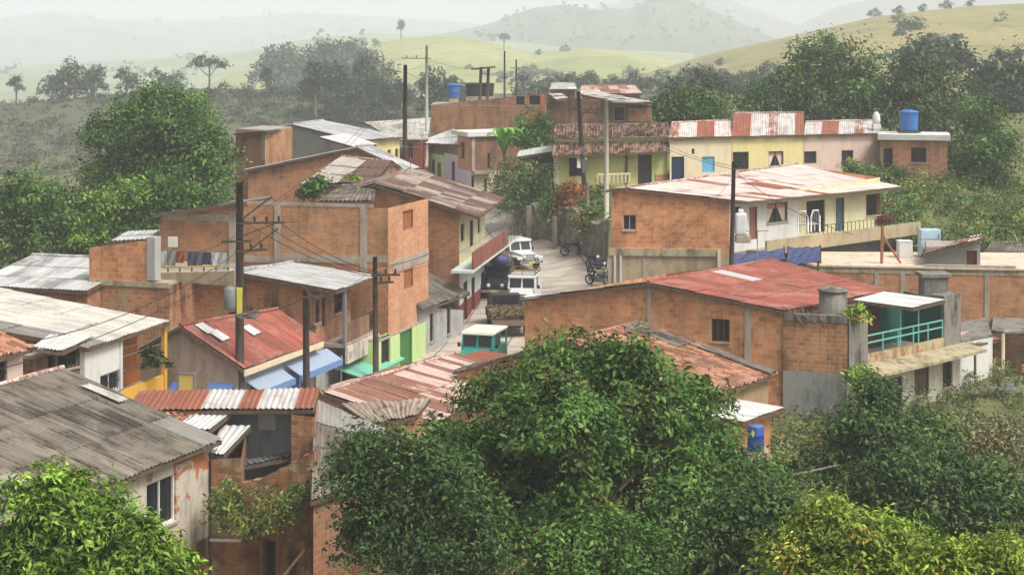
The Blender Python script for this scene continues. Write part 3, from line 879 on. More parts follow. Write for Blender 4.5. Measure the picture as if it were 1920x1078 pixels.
shell(HH, [XY(396, 47.8), XY(452, 47.4), XY(462, 50.8), XY(408, 51.2)], {0: dict(top=(2.0, 2.15)), 1: dict(top=(2.15, 2.2))}, [lambda x, y: 2.15], -2.2, m_brick('brick_blackened', S(186, 122, 82), S(130, 84, 58), S(160, 128, 96), .34, .2, S(60, 50, 40), .8, patch=S(184, 164, 134)))
e = Edge(XY(452, 47.3), XY(590, 46.7), (-8, 51))
RU = m_brick('ruin_brick', S(178, 108, 66), S(136, 80, 52), S(150, 118, 84), .34, .2, S(64, 50, 38), .9, patch=S(176, 156, 124))
m = {}
def g_(mm): return m.setdefault(mm.name, (MB(), mm))[0]
ruin = thing('ruined_wall', 'crumbling brick and plaster wall overgrown with creeper below the striped roof', 'wall', (e.A.x, e.A.y, -2))
zt = [zat(907, 47.2), zat(895, 47.1), zat(864, 46.9), zat(846, 46.7)]
ops = [(e.u(494), e.u(517), -2.1, e.z(505, 1012), 'gap'), ]
wall_panel(g_, e, -2.4, [lambda u: float(np.interp(u, [0, e.L * .35, e.L * .75, e.L], zt)) + .06 * math.sin(u * 23) * math.sin(u * 7)], ops, [(1e9, RU)])
e_b = Edge((e.A.x + e.n.x * .3, e.A.y + e.n.y * .3), (e.B.x + e.n.x * .3, e.B.y + e.n.y * .3), (-8, 51))
wall_panel(g_, e_b, -2.4, [lambda u: float(np.interp(u, [0, e.L * .35, e.L * .75, e.L], zt))], [], [(1e9, RU)])
for i in range(12):
    u0, u1 = e.L * i / 12, e.L * (i + 1) / 12
    f = lambda u: float(np.interp(u, [0, e.L * .35, e.L * .75, e.L], zt)) + .06 * math.sin(u * 23) * math.sin(u * 7)
    g_(RU).face([e.q(u0, f(u0)), e.q(u1, f(u1)), e.q(u1, f(u1), .3), e.q(u0, f(u0), .3)])
g_(RU).face([e.q(e.L, -2.4), e.q(e.L, zt[3]), e.q(e.L, zt[3], .3), e.q(e.L, -2.4, .3)])
for k, (mm, mt) in m.items(): mm.build('wall', mt, ruin)
for o in ops: opening(ruin, e, o)
roof(HH, RF_BK, (P(545, 848, 51.2), P(452, 862, 50.8), P(458, 872, 49.6), P(545, 856, 50)), sw=.7)
roof(HH, RF_WH, (P(437, 770, 51), P(372, 769, 51.2), P(328, 801, 49), P(392, 806, 48.8)), sw=.8, tint=lambda *a: (0, .5, .3))
roof(HH, RF_WH, (P(470, 798, 50.4), P(416, 797, 50.6), P(392, 848, 47.9), P(420, 852, 47.8)), sw=.8, tint=lambda *a: (0, .5, .3))
roof(HH, RF_TI, (P(390, 766, 51.3), P(235, 766, 51.8), P(205, 782, 50.2), P(345, 796, 49.6)), period=.24, amp=.05, sw=.24, sl=.42, jit=.03, sag=.03)
pp_ = thing('pipe', 'white plastic pipe jutting from the wall beside the creeper', 'pipe', P(396, 1012, 47))
m = MB(); m.tube([P(395, 1012, 47), P(450, 1013, 46.4)], .05); m.build('tube', WHITE, pp_)
wp = thing('pole', 'bare wooden pole leaning against the ruined wall', 'pole', P(532, 1078, 45.6))
m = MB(); m.tube([P(520, 1095, 45.4), P(571, 1031, 46.5)], [.055, .045]); m.build('shaft', m_bark('wood_pale', S(206, 186, 150), S(170, 146, 112)), wp)

# J: worn grey roof beside the pier
slope_house('house', 'low brick house with worn grey roof beside the brick pier', P(692, 900, 47), P(583, 939, 44.2), P(722, 803, 51.8), P(589, 748, 53.2), BR_RD, {}, RF_FC, 0,
    rk=dict({**FCK, 'amp': .014}, tint=lambda i, j, ni, nj: (.1 * random.random(), .6 if j == 0 or (j == nj - 1) else .42, .25 if j == 0 else 0)), ie=.25, iv=.12)

# K: rusty roof along the street
def tK(i, j, ni, nj): return (random.choice([.05, .35, .7, .95, .9]), .36 + .2 * random.random(), 0)
HK, E_, tops = slope_house('house', 'long low house with patched rusty pink roof, left of the big tree', P(1015, 712, 67.8), P(792, 800, 57.8), P(852, 663, 69), P(605, 736, 59), BR_OL, {}, RF_RP, .28,
    rk=dict({**OLD, 'sw': .48}, tint=tK), bk=dict(OLD, tint=tK))
roof(HK, RF_RU, (P(905, 656, 72.6), P(846, 671, 70.6), P(926, 692, 69.6), P(962, 668, 72)), tint=lambda i, j, ni, nj: (.95, .42, 0), sw=.9)
slope_house('shed', 'shed with crumpled grey and rust sheets beside the long pink roof', P(782, 778, 55.4), P(694, 796, 54.4), P(806, 746, 58.0), P(640, 757, 57.2), BR_OL, {}, RF_BR, 0,
    rk=dict({**OLD, 'sag': .05}, tint=lambda i, j, ni, nj: (.5 * random.random(), .44 + .1 * random.random(), 0)), cat='shed')

# L: big brick house with red roof
eN = P(1470, 583, 71.6); eF = lv(1670, 545, eN); rN = P(1215, 530, 73.4); rF = P(1450, 487, 82)
BROWNW = m_plain('frame_brown', S(92, 52, 38))
def tL(i, j, ni, nj): return (random.random(), .44 + .1 * random.random(), .9 if (i == 5 and j == 0) else 0)
HL, E_, tops = slope_house('house', 'large brick house with broad red sheet roof and one barred window', eF=eF, eN=eN, rF=rF, rN=rN, mat=BR_MO,
    edges={'near': dict(ops=[(1334, 1368, 598, 641, 'win3', BROWNW)])}, rmat=RF_RD, back=1.0, bfdz=-.75, bmat=RF_BR, rk=dict(sl=1.9, sw=.9, tint=tL, jit=.02), ie=.15, iv=.2)
e = E_['near']
for a, b, t in ((1213, 1221, 534), (1396, 1408, 566)): wbox(HL, e, a, b, t, 720, 'column', CONC, .04)
wbox(HL, e, 1010, 1210, 632, 638, 'beam', BR_RD, .03)
# M: balcony house at the right end of L
m0, m1 = XY(1468, 71.7), XY(1589, 70.8); m2 = along(m1, (.73, .69), 1800); m3 = m0 + (m2 - m1)
HM, es = block_house('house', 'old house with green balcony room, teal railing and mossy concrete', [m0, m1, m2, m3], .22, PL_OW,
    {0: dict(mat=BR_OL, top=2.45, bands=[(.05, m_plaster('cement_grey_render', S(160, 159, 154), S(84, 82, 76), .9, patch=S(142, 141, 136)))]),
     1: dict(mat=PL_OW, ops=[(1662, 1692, 708, 775, 'gap', WOOD), (1715, 1742, 690, 740, 'shut', m_bark('reed_mat', S(130, 108, 76), S(90, 74, 52))), (1768, 1786, 672, 726, 'win2', WOOD)]), 3: dict(top=2.45)}, z0=-3.8, roofmat=CONC, slab=.1)
e0, e1 = es[0], es[1]
wbox(HM, e0, 1470, 1589, 590, 603, 'coping', CONC_D, .06, .25)
sh = lambda px0, px1, z0_, z1_, d0, d1, nm, mt: zpx(e1, (px0, px1), z0_, z1_, d0, d1, HM, nm, mt)
sh(1591, 1626, -2.9, 2.5, -.04, .7, 'pillar', CONC_D)
sh(1769, 1800, .25, 2.75, -.04, .7, 'pillar', CONC_D)
sh(1626, 1769, .24, .72, -.03, .12, 'parapet', m_plaster('parapet_dirty', S(190, 172, 134), S(92, 84, 54), .9, patch=S(164, 112, 70)))
u0, u1 = e1.u(1608), e1.L + .4
slab(HM, [e1.q(u0, .3, 0), e1.q(u1, .3, 0), e1.q(u1, .1, -1.25), e1.q(u0, .1, -1.25)], .14, 'ledge', CONC_M)
sh(1600, 1790, .3, 2.5, 2.2, 2.3, 'wall', PL_TE)
u = e1.u(1768)
m = MB(); m.prism([e1.q(u, .3, .1), e1.q(u, .3, 2.2), e1.q(u, 2.75, 2.2), e1.q(u, 2.55, .1)], e1.d.to_3d() * .1); m.build('wall', PL_TE, HM)
u0, u1 = e1.u(1640), e1.u(1662); m = MB(); rect(m, e1, u0 + 2.6, u0 + 3.6, .3, 2.3, 2.1, 2.18); m.build('door', BROWNW, HM)
rails(HM, e1, (1627, 1768), .7, (1.58, 1.25), .03, TEALP, .06, 5)
for uu in (e1.u(1690), e1.u(1724)): m = MB(); m.bar(e1.q(uu, .7, .05), e1.q(uu, 2.6, .05), .06); m.build('post', TEALP, HM)
roof(HM, RF_WH, (P(1657, 547, 76.9), P(1600, 562, 74.3), P(1711, 578, 73.3), P(1772, 563, 76)), sw=.8, tint=lambda i, j, ni, nj: (.2 * random.random(), .5, .1))
m = MB()
for k in range(9):
    a = P(1468 + k * 9, 575 + random.uniform(0, 14), 72.0); b = P(1485 + k * 8 + random.uniform(-12, 20), 608 + random.uniform(-14, 6), 70.9)
    m.bar(a, b, .06)
m.build('scrap_timber', WOOD, HM)

# N: flat roofed brick house behind at right
n0, n1 = XY(1518, 86.2), XY(1940, 84.4); SLABT = m_plaster('slab_cream', S(224, 206, 180), S(150, 132, 112), .7)
HN, es = block_house('house', 'wide flat roofed brick house with cream roof slab at right', [n0, n1, XY(1950, 91.5), XY(1530, 92)], zat(503, 85.4), BR_OR, roofmat=SLABT, slab=.1, over=.2)
for a, b in ((1846, 1855), (1688, 1697), (1640, 1648)): wbox(HN, es[0], a, b, 510, 640, 'column', CONC, .04)
wbox(HN, es[0], 1525, 1935, 506, 514, 'beam', CONC_M, .03)
wbox(HN, es[0], 1735, 1905, 498, 512, 'parapet', CONC, .03, .3)
dk = [XY(1858, 80.5), XY(1935, 79.5), XY(1940, 84), XY(1862, 85.2)]
H, es = block_house('house', 'dark red brick annexe with cream drainpipe at the right edge', dk, zat(624, 80.5), BR_DK, roofmat=CONC_D)
pz = thing('drainpipe', 'cream drainpipe with a bend on the dark brick annexe', 'pipe', XY(1882, 79.9).to_3d())
m = MB(); m.tube([P(1925, 622, 79.2), P(1884, 622, 79.8), P(1881, 626, 79.8), P(1880, 760, 79.8)], .09); m.build('tube', PL_CR, pz)
wc = [XY(1800, 77.6), XY(1861, 79.4), XY(1850, 85), XY(1788, 83)]
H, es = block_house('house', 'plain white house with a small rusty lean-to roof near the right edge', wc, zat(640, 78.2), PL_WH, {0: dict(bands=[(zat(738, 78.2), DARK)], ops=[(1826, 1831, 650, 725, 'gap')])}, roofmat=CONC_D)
roof(H, RF_RP, (P(1800, 622, 80), P(1862, 618, 82), P(1878, 636, 80.2), P(1800, 648, 77.2)), sw=.7)
bd = [XY(1812, 76.6), XY(1935, 77.2), XY(1935, 79.4), XY(1815, 79)]
H, es = block_house('shed', 'shed with pale blue door panel and brown wall below the white house', bd, zat(737, 77), BR_DK, {0: dict(mat=BROWNW, ops=[(1856, 1896, 741, 788, 'shut', m_plain('door_pale_blue', S(172, 196, 214))), (1902, 1916, 741, 800, 'gap')])}, roofmat=CONC_D, cat='shed')

# EE: roofs right of the big tree
eF = P(1457, 700, 66); eN = lv(1338, 742, eF); rF = P(1195, 605, 67.7)
HX, E_, tops = slope_house('house', 'low house with orange tiles and grey flashing below the large brick house', eF, eN, rF, rF + (eN - eF), BR_OL, {'eave': dict(mat=m_plaster('block_tan', S(176, 146, 104), S(110, 90, 64), .5))}, RF_TO, .8, tile=True,
    bk=dict(period=.2, sw=1, sl=1.8, amp=.03, jit=.02), bmat=RF_BK)
dv = (eN - eF).normalized(); up = Vector((0, 0, .09))
roof(HX, RF_FC, (rF + up, rF + dv * 1.5 + up, rF.lerp(eF, .42) + dv * 1.5 + up, rF.lerp(eF, .42) + up), **FCK)
roof(HX, RF_FC, (rF.lerp(eF, .42) + up, rF.lerp(eF, .42) + dv * .6 + up, eF + dv * .6 + up, eF + up), **FCK)
eF = P(1472, 765, 63); eN = lv(1392, 792, eF); rF = P(1338, 741, 63.8)
HY, E_, tops = slope_house('shed', 'small orange plaster shed with white zinc roof beside the blue barrel', eF, eN, rF, rF + (eN - eF), m_plaster('plaster_dull_orange', S(206, 142, 92), S(120, 90, 62), .5), {}, RF_WH, 0,
    rk=dict(tint=lambda *a: (.3, .46, 0)), ie=.5, cat='shed')
bz = zat(842, 60.4); bx = XY(1417, 60.2)
bb = thing('barrel', 'bright blue plastic barrel standing against the orange shed', 'barrel', (bx.x, bx.y, bz))
m = LMB(); m.lathe((0, 0, 0), [(.27, 0), (.31, .04), (.32, .25), (.335, .27), (.32, .29), (.32, .6), (.335, .62), (.32, .64), (.31, .88), (.28, .92)]); m.build('body', m_plain('plastic_blue', S(40, 78, 160), .45), bb, origin=(0, 0, 0))
m = LMB(); m.lathe((0, 0, 0), [(.29, .9), (.3, .92), (.3, .96), (.05, .97)]); m.build('lid', m_plain('plastic_blue_lid', S(90, 120, 170), .45), bb, origin=(0, 0, 0))
m = MB(); sb = gz(bx.x, bx.y) - .3; m.box((bx.x, bx.y + .2, (sb + bz) / 2), (1.0, 1.2, bz - sb - .004)); m.build('plinth', CONC, HY)

# O: two storey brick house with balcony
eN = P(1402, 379, 88); eF = lv(1692, 351, eN); rN = P(1174, 353, 88.5); rF = P(1497, 308, 100)
def tO(i, j, ni, nj): return (random.choice([.05, .1, .2, .45, .8]) if i > ni * .35 else .15, .48 + .1 * random.random(), 0)
BLUEG = m_plain('door_blue_grey', S(84, 104, 112))
HO, E_, tops = slope_house('house', 'two storey house, brick side wall, white and yellow front with long balcony', eF, eN, rF, rN, BR_MO,
    {'near': dict(mat=BR_MO, bands=[(3.35, PL_TN)], ops=[(1168, 1193, 403, 432, 'win2', CONC)]),
     'eave': dict(mat=PL_YG, bands=[(3.4, PL_CM)], ops=[(1512, 1547, 376, 437, 'gap', WOOD), (1567, 1583, 371, 433, 'door', BLUEG), (1624, 1652, 364, 404, 'bars', WOOD), (1588, 1598, 476, 488, 'win')]),
     'eave2': dict(px=1497, mat=PL_WH, bands=[(3.4, PL_CM)], ops=[(1378, 1389, 388, 402, 'win'), (1405, 1420, 388, 449, 'door', m_plain('door_brown', S(150, 100, 84))), (1438, 1477, 380, 417, 'cur', WOOD)])},
    RF_RU, .17, bdrop=.12, ie=1.2, iv=.3, rk=dict(tint=tO, sw=.8, sl=2.6))
e = E_['eave']; zs = 4.05
zpx(e, (1400, 1688), 3.3, 3.45, -1.3, 0, HO, 'balcony_floor', CONC)
zpx(e, (1400, 1690), 3.25, zs, -1.42, -1.3, HO, 'balcony_front', PL_TN)
rails(HO, e, (1500, 1688), zs, (4.55,), -1.36, BLACKM, .03, 26)
for px in (1655, 1497, 1408): m = MB(); m.bar(e.q(e.u(px), .8, -1.2), e.q(e.u(px), 3.3, -1.2), .22); m.build('column', CONC, HO)
e = E_['near']
wbox(HO, e, 1142, 1352, 466, 480, 'beam', CONC_M, .12)
for a, b in ((1205, 1214), (1140, 1147)): wbox(HO, e, a, b, 480, 540, 'column', CONC, .04)
for a in (1151, 1162): wbox(HO, e, a, a + 4, 478, 540, 'drainpipe', PL_WH, .12, -.04)
wbox(HO, e, 1345, 1351, 468, 505, 'drainpipe', PL_CR, .2, -.1)

# P: clay tile house with pale yellow front
HP, E_, tops = slope_house('house', 'pale yellow house with two tiers of dark clay roof tiles', P(1255, 256, 115.9), P(1037, 259, 112.6), P(1251, 233, 119.2), P(1040, 236, 116), PL_LG,
    {'eave': dict(ops=[(1067, 1095, 297, 331, 'gap', WOOD), (1196, 1222, 289, 347, 'door', m_plain('door_dark', S(66, 60, 62)))])}, RF_TD, 1.0, tile=True, ie=.35)
e = E_['eave']
tiles(HP, RF_TD, (P(1252, 262, 116.6), P(1040, 266, 113.3), P(1035, 292, 111.6), P(1256, 285, 114.9)))
wbox(HP, e, 1040, 1252, 257, 263, 'beam', PL_CR, .25)
wbox(HP, e, 1038, 1047, 292, 345, 'pillar', PL_CR, .06); wbox(HP, e, 1172, 1176, 288, 345, 'drainpipe', WOOD, .1, -.03)
wbox(HP, e, 1228, 1252, 327, 346, 'plinth', BR_RD, .06)
rails(HP, e, (1112, 1172), zat(345, 113), (zat(328, 113),), -.8, PL_CR, .12, 8, 'fence')
sgp = e.pp(1081, 303, -1.0); sg = thing('sign', 'small white sign board in front of the pale yellow house', 'sign', sgp)
m = MB(); u = e.u(1081); rect(m, e, u - .38, u + .38, sgp.z - .4, sgp.z + .36, -1.0, -.94); m.build('board', PL_WH, sg)
m = MB(); m.bar(e.q(u, sgp.z + .3, -.95), e.q(u, sgp.z + .9, -.3), .05); m.build('bracket', GREYM, sg)

# Q: the three joined houses
dq = lambda px: 115.9 + (px - 1255) * .018
for (x0, x1, ry0, ry1, nm, mt, ops) in (
    (1255, 1372, 231, 226, 'cream house with pale blue shutter beside the clay tile house', PL_CR, [(1259, 1283, 294, 342, 'door', m_plain('door_navy', S(34, 48, 80))), (1316, 1340, 294, 323, 'shut', m_plain('shutter_sky', S(110, 180, 210))), (1297, 1302, 279, 289, 'hole')]),
    (1372, 1507, 213, 212, 'yellow house in the middle of the row with rust and white roof', PL_YE, [(1374, 1404, 285, 318, 'bars'), (1441, 1469, 284, 312, 'cur')]),
    (1507, 1650, 229, 226, 'pale pink house at the right end of the row', PL_PK, [(1508, 1531, 284, 307, 'gap', WOOD), (1578, 1600, 282, 312, 'win2', WOOD)])):
    z_e = zat(258 - (x0 - 1255) * .02, dq(x0))
    eN, eF = V3(XY(x0, dq(x0) - .5), z_e), V3(XY(x1, dq(x1) - .5), z_e)
    dd = 3.8
    rN, rF = P(x0 + 4, ry0, dq(x0) + dd), P(x1, ry1, dq(x1) + dd)
    H, E_, tops = slope_house('house', nm, eF, eN, rF, rN, mt, {'eave': dict(ops=ops)}, RF_RS if x0 > 1300 else RF_RU, .7,
        rk=dict(tint=lambda i, j, ni, nj: ((.05, .88, .12, .55, 0, .95, .3)[(i * 3 + x0 // 60) % 7], .48 + .06 * random.random(), 0), sw=.75, sl=9), iv=.02)
    if x0 == 1507:
        m = MB(); q = XY(1643, dq(1643) + .3); zz = zat(246, q[1])
        m.box((q[0], q[1], zz - .5), (.5, .5, 1.4)); m.box((q[0], q[1], zz + .35), (.62, .62, .4), bev=.05); m.lathe((q[0], q[1], zz + .55), [(.28, 0), (.32, .3), (.26, .75), (.12, .95)]); m.build('finial', PL_WH, H)
# R: brick hut
r0, r1 = XY(1652, 120.5), XY(1776, 119)
HR, es = block_house('house', 'small brick hut with white slab roof at the right end of the row', [r0, r1, XY(1772, 124), XY(1655, 125)], zat(263, 119.8), BR_RD,
    {0: dict(ops=[(1656, 1674, 278, 324, 'gap'), (1708, 1737, 277, 305, 'win2', BROWNW)])}, roofmat=PL_WH, slab=.42, over=.35)
# S: far brick block
s0, s1 = XY(808, 150), XY(1022, 146)
HS, es = block_house('house', 'long orange brick block with two dark openings, high at the back', [s0, s1, XY(1020, 158), XY(815, 160)], 10.0, BR_OR,
    {0: dict(top=(zat(197, 150), zat(176, 146)), ops=[(966, 984, 180, 198, 'gap', CONC), (990, 1013, 179, 198, 'gap', CONC)])}, roofmat=CONC, over=.02)
wbox(HS, es[0], 1014, 1020, 178, 245, 'column', PL_SA, .06)
# T: jumble of brick and white zinc
t0, t1 = XY(1024, 138), XY(1222, 136)
HT, es = block_house('house', 'rough brick house with loose white zinc sheets, behind the clay tile house', [t0, t1, XY(1218, 146), XY(1030, 147)], zat(198, 137), BR_DK,
    {0: dict(top=(zat(180, 138), zat(198, 136)), ops=[(1150, 1171, 200, 228, 'gap', CONC)])}, roofmat=CONC)
wbox(HT, es[0], 1178, 1222, 204, 228, 'wall_panel', BR_OR, .05)
roof(HT, RF_WH, (P(1120, 173, 146), P(1090, 178, 141), P(1150, 191, 135), P(1224, 193, 135.4)), sw=.9, jit=.08, tint=lambda *a: (.2 * random.random(), .5, .2))
roof(HT, RF_WH, (P(1052, 176, 140), P(1028, 177, 139), P(1044, 188, 135), P(1066, 184, 136)), sw=.8, jit=.05)
slope_house('house', 'distant brick house with pale sheet roof, topmost of the village', P(1205, 176, 151), P(1088, 176, 151), P(1190, 160, 155), P(1090, 162, 155), BR_OR, {}, RF_RP, .5)
slope_house('house', 'distant small house with white sheet roof beside the topmost brick house', P(1082, 168, 150), P(1030, 168, 150), P(1078, 157, 154), P(1034, 158, 154), BR_DK, {}, RF_WH, .5)
# U: brick upper floor with white roof
HU, es = block_house('house', 'two storey corner house, red brick upper floor under a flat white roof', [XY(858, 128), XY(883, 124), XY(1000, 127), XY(985, 132)], zat(256, 124.5), BR_DK,
    {0: dict(mat=m_plaster('plaster_rose', S(196, 140, 116)), bands=[(zat(322, 124), PL_LI)], ops=[(864, 871, 266, 299, 'gap', CONC)]), 1: dict(bands=[(zat(322, 124), PL_CR)], ops=[(914, 920, 287, 317, 'gap', CONC), (884, 889, 330, 360, 'gap'), (908, 913, 335, 360, 'gap')])}, roofmat=PL_WH, slab=.35, over=.5)
wbox(HU, es[1], 884, 890, 258, 322, 'column', CONC, .05); wbox(HU, es[1], 884, 918, 320, 326, 'balcony_floor', CONC, .5)
# V: pale green and lilac fronts, zinc roof
for x0, x1, d0, d1, nm, mt, ops in ((803, 833, 136.5, 132, 'narrow pale green house with red door on the upper street', PL_GR, [(820, 827, 305, 345, 'door', m_plain('door_red', S(160, 70, 60))), (808, 815, 300, 330, 'gap')]),
                               (833, 860, 132, 128, 'lilac house with purple door frames on the upper street', PL_LI, [(847, 853, 303, 345, 'door', m_plain('door_purple', S(92, 74, 112)))])):
    c0, c1 = XY(x0, d0), XY(x1, d1)
    H, es = block_house('house', nm, [c0, c1, off(c1, (.98, .2), 4)[:2], off(c0, (.98, .2), 4)[:2]], zat(270, d1), BR_DK, {0: dict(mat=mt, bands=[(zat(292, d1), mt), (1e8, BR_DK)], ops=ops)})
    if x0 == 833:
        roof(H, RF_WH, (P(852, 241, 134), P(812, 256, 140), P(786, 268, 137), P(864, 272, 126.8)), sw=.9, tint=lambda *a: (.3 * random.random(), .46, 0))
# W: salmon house, tan roof
HW, es = block_house('house', 'salmon red house behind the dark wooden pole', [XY(755, 138), XY(793, 135), XY(800, 141), XY(760, 143)], zat(264, 136), PL_SA, {0: dict(ops=[(765, 774, 268, 296, 'gap')])}, roofmat=CONC)
roof(HW, RF_FM, (P(682, 229, 146), P(808, 221, 146), P(802, 262, 135.4), P(742, 263, 136)), tint=lambda *a: (.2 + .3 * random.random(), .44, 0), sw=1)
# X: yellow house with three windows
eN, eF, rN, rF = P(672, 264, 122), P(757, 257, 131), P(548, 233, 126), P(606, 226, 135)
HX2, E_, tops = slope_house('house', 'pale yellow house with three small windows and grey gable', eF, eN, rF, rN, PL_CM, {'eave': dict(mat=PL_YE, ops=[(714, 720, 284, 299, 'gap', WOOD), (727, 733, 281, 299, 'gap', WOOD), (741, 747, 279, 297, 'gap', WOOD)])}, RF_ZN, .3, rk=dict(tint=lambda *a: (.5 * random.random(), .5, 0)), ie=.35)
roof(HX2, RF_WH, (P(652, 250, 121), P(600, 257, 118), P(668, 277, 116.5), P(706, 271, 119)), sw=.8, tint=lambda *a: (0, .5, .2))
# Y: brick block left of X
HY2, es = block_house('house', 'plain orange brick block with thin sheet roof behind the big left tree', [XY(442, 113), XY(497, 111), XY(548, 117), XY(492, 119)], zat(246, 112), BR_OR, roofmat=CONC, z0=1)
wbox(HY2, es[0], 491, 498, 246, 300, 'column', CONC, .05)
roof(HY2, RF_ZN, (P(546, 240, 118), P(492, 242, 120), P(438, 250, 112), P(500, 246, 110)), sw=.9, flat=True)
# Z: brick gable house
rN, eN = P(668, 276, 103), P(762, 320, 103)
HZ, E_, tops = slope_house('house', 'brick gable house with long shallow grey roof at centre left', off(eN, EST, 2.6), eN, off(rN, EST, 2.6), rN, BR_OR, {}, RF_ZN, 2.25, bdrop=1.5, bk=dict(tint=lambda *a: (.5 * random.random(), .5, 0)), rk=dict(FCK), bmat=RF_ZN, iv=.4)
# roofs stepping down between Z and E
slope_house('house', 'low house with red brown roof and zinc strip under the brick gable', P(700, 345, 93), P(562, 345, 92), P(736, 304, 98.5), P(640, 294, 98), BR_OL, {}, RF_BR, .5,
    rk=dict(OLD, tint=lambda i, j, ni, nj: (.05 if i > ni - 3 else .9, .55 if i > ni - 3 else .42, .3 if i > ni - 3 else 0)), z0=2)
slope_house('house', 'small house with flat grey sheet roof just above the blank party wall', P(700, 378, 83.5), P(596, 378, 83), P(705, 348, 87.5), P(640, 349, 87), BR_OR, {}, RF_FC, .5, rk=FCK, z0=3)
slope_house('house', 'house with old brown roof below the dark wooden pole', P(880, 362, 100), P(770, 350, 96), P(800, 322, 104), P(690, 318, 100), BR_OL, {}, RF_BR, .5, rk=OLD, z0=2)
# BB: balcony house on the street
eN = P(897, 406, 84.6); eF = P(946, 372, 93.5)
rN = off(eN, WST, 6, 1.6); rF = rN + (eF - eN)
HBB, E_, tops = slope_house('house', 'cream and white street house with maroon balcony and brown roof', eF, eN, rF, rN, BR_OL,
    {'eave': dict(mat=PL_YG, bands=[(.9, PL_MA), (3.05, PL_MT)], ops=[(864, 871, 420, 453, 'gap', WOOD), (881, 887, 413, 462, 'door', BROWNW), (896, 901, 408, 438, 'gap', WOOD), (869, 876, 528, 640, 'door', BROWNW), (884, 890, 520, 610, 'door', BROWNW), (902, 908, 510, 598, 'door', BROWNW), (921, 926, 500, 570, 'gap')]),
     'near': dict(mat=BR_OR)}, RF_BR, .35, rk=dict(OLD, tint=lambda i, j, ni, nj: (random.choice([.1, .4, .7, .9]), .42 + .14 * random.random(), .2 if random.random() < .1 else 0), sl=1.6), ie=1.15, iv=.35)
e = E_['eave']
zpx(e, (845, 940), 2.98, 3.12, -1.15, 0, HBB, 'balcony_floor', PL_MT)
zpx(e, (848, 918), 3.12, 4.05, -1.15, -1.05, HBB, 'balcony_front', m_plaster('boards_maroon', S(150, 92, 74), S(88, 66, 50), .9))
rails(HBB, e, (918, 940), 3.12, (4.05, 3.6), -1.1, BLACKM, .04, 8)
# CC: small grey house with slate roof
eN = P(793, 580, 78.6); eF = lv(881, 549, eN)
HCC, E_, tops = slope_house('house', 'small grey white house with dark slate coloured roof on the street', eF, eN, off(eF, WST, 3.4, 1.35), off(eN, WST, 1.6, 1.15), PL_GY,
    {'eave': dict(ops=[(806, 813, 588, 640, 'bars'), (838, 845, 576, 626, 'bars')])}, RF_FC, 0, rk=dict(FCK, tint=lambda *a: (.3, .34, 0)), ie=.3)

slope_house('shed', 'open shed with bright white sheet roof left of the pale yellow house', P(1042, 284, 117), P(968, 295, 115.5), P(1042, 271, 120), P(973, 283, 118), WOODP, {}, RF_WH, 0, rk=dict(tint=lambda *a: (0, .52, .3)), cat='shed', ie=.3)
# ------------------------------------------------------------------ foliage
def leaf_mesh(name, cen, nor, axis, L, Wd, tint, mat, parent=None, fold=.25):
    """one diamond leaf per row"""
    n = len(cen)
    axis = axis - nor * np.sum(axis * nor, axis=1, keepdims=True)
    axis /= np.linalg.norm(axis, axis=1, keepdims=True) + 1e-9
    side = np.cross(nor, axis)
    L = L[:, None]; Wd = Wd[:, None]
    v = np.empty((n, 4, 3))
    v[:, 0] = cen - axis * L * .5
    v[:, 1] = cen + side * Wd * .5 + nor * Wd * fold
    v[:, 2] = cen + axis * L * .5 - nor * L * .12
    v[:, 3] = cen - side * Wd * .5 + nor * Wd * fold
    me = bpy.data.meshes.new(name)
    me.vertices.add(n * 4); me.vertices.foreach_set('co', v.reshape(-1).astype(np.float32))
    me.loops.add(n * 4); me.loops.foreach_set('vertex_index', np.arange(n * 4, dtype=np.int32))
    me.polygons.add(n); me.polygons.foreach_set('loop_start', np.arange(0, n * 4, 4, dtype=np.int32))
    me.polygons.foreach_set('loop_total', np.full(n, 4, dtype=np.int32))
    me.update(calc_edges=True)
    ca = me.color_attributes.new('tint', 'FLOAT_COLOR', 'POINT')
    c = np.ones((n, 4, 4), dtype=np.float32); c[:, :, :3] = tint[:, None, :]
    ca.data.foreach_set('color', c.reshape(-1))
    me.materials.append(mat)
    o = bpy.data.objects.new(name, me); COL.objects.link(o)
    if parent: o.parent = parent
    return o
def unit(n):
    v = rng.normal(size=(n, 3)); return v / np.linalg.norm(v, axis=1, keepdims=True)
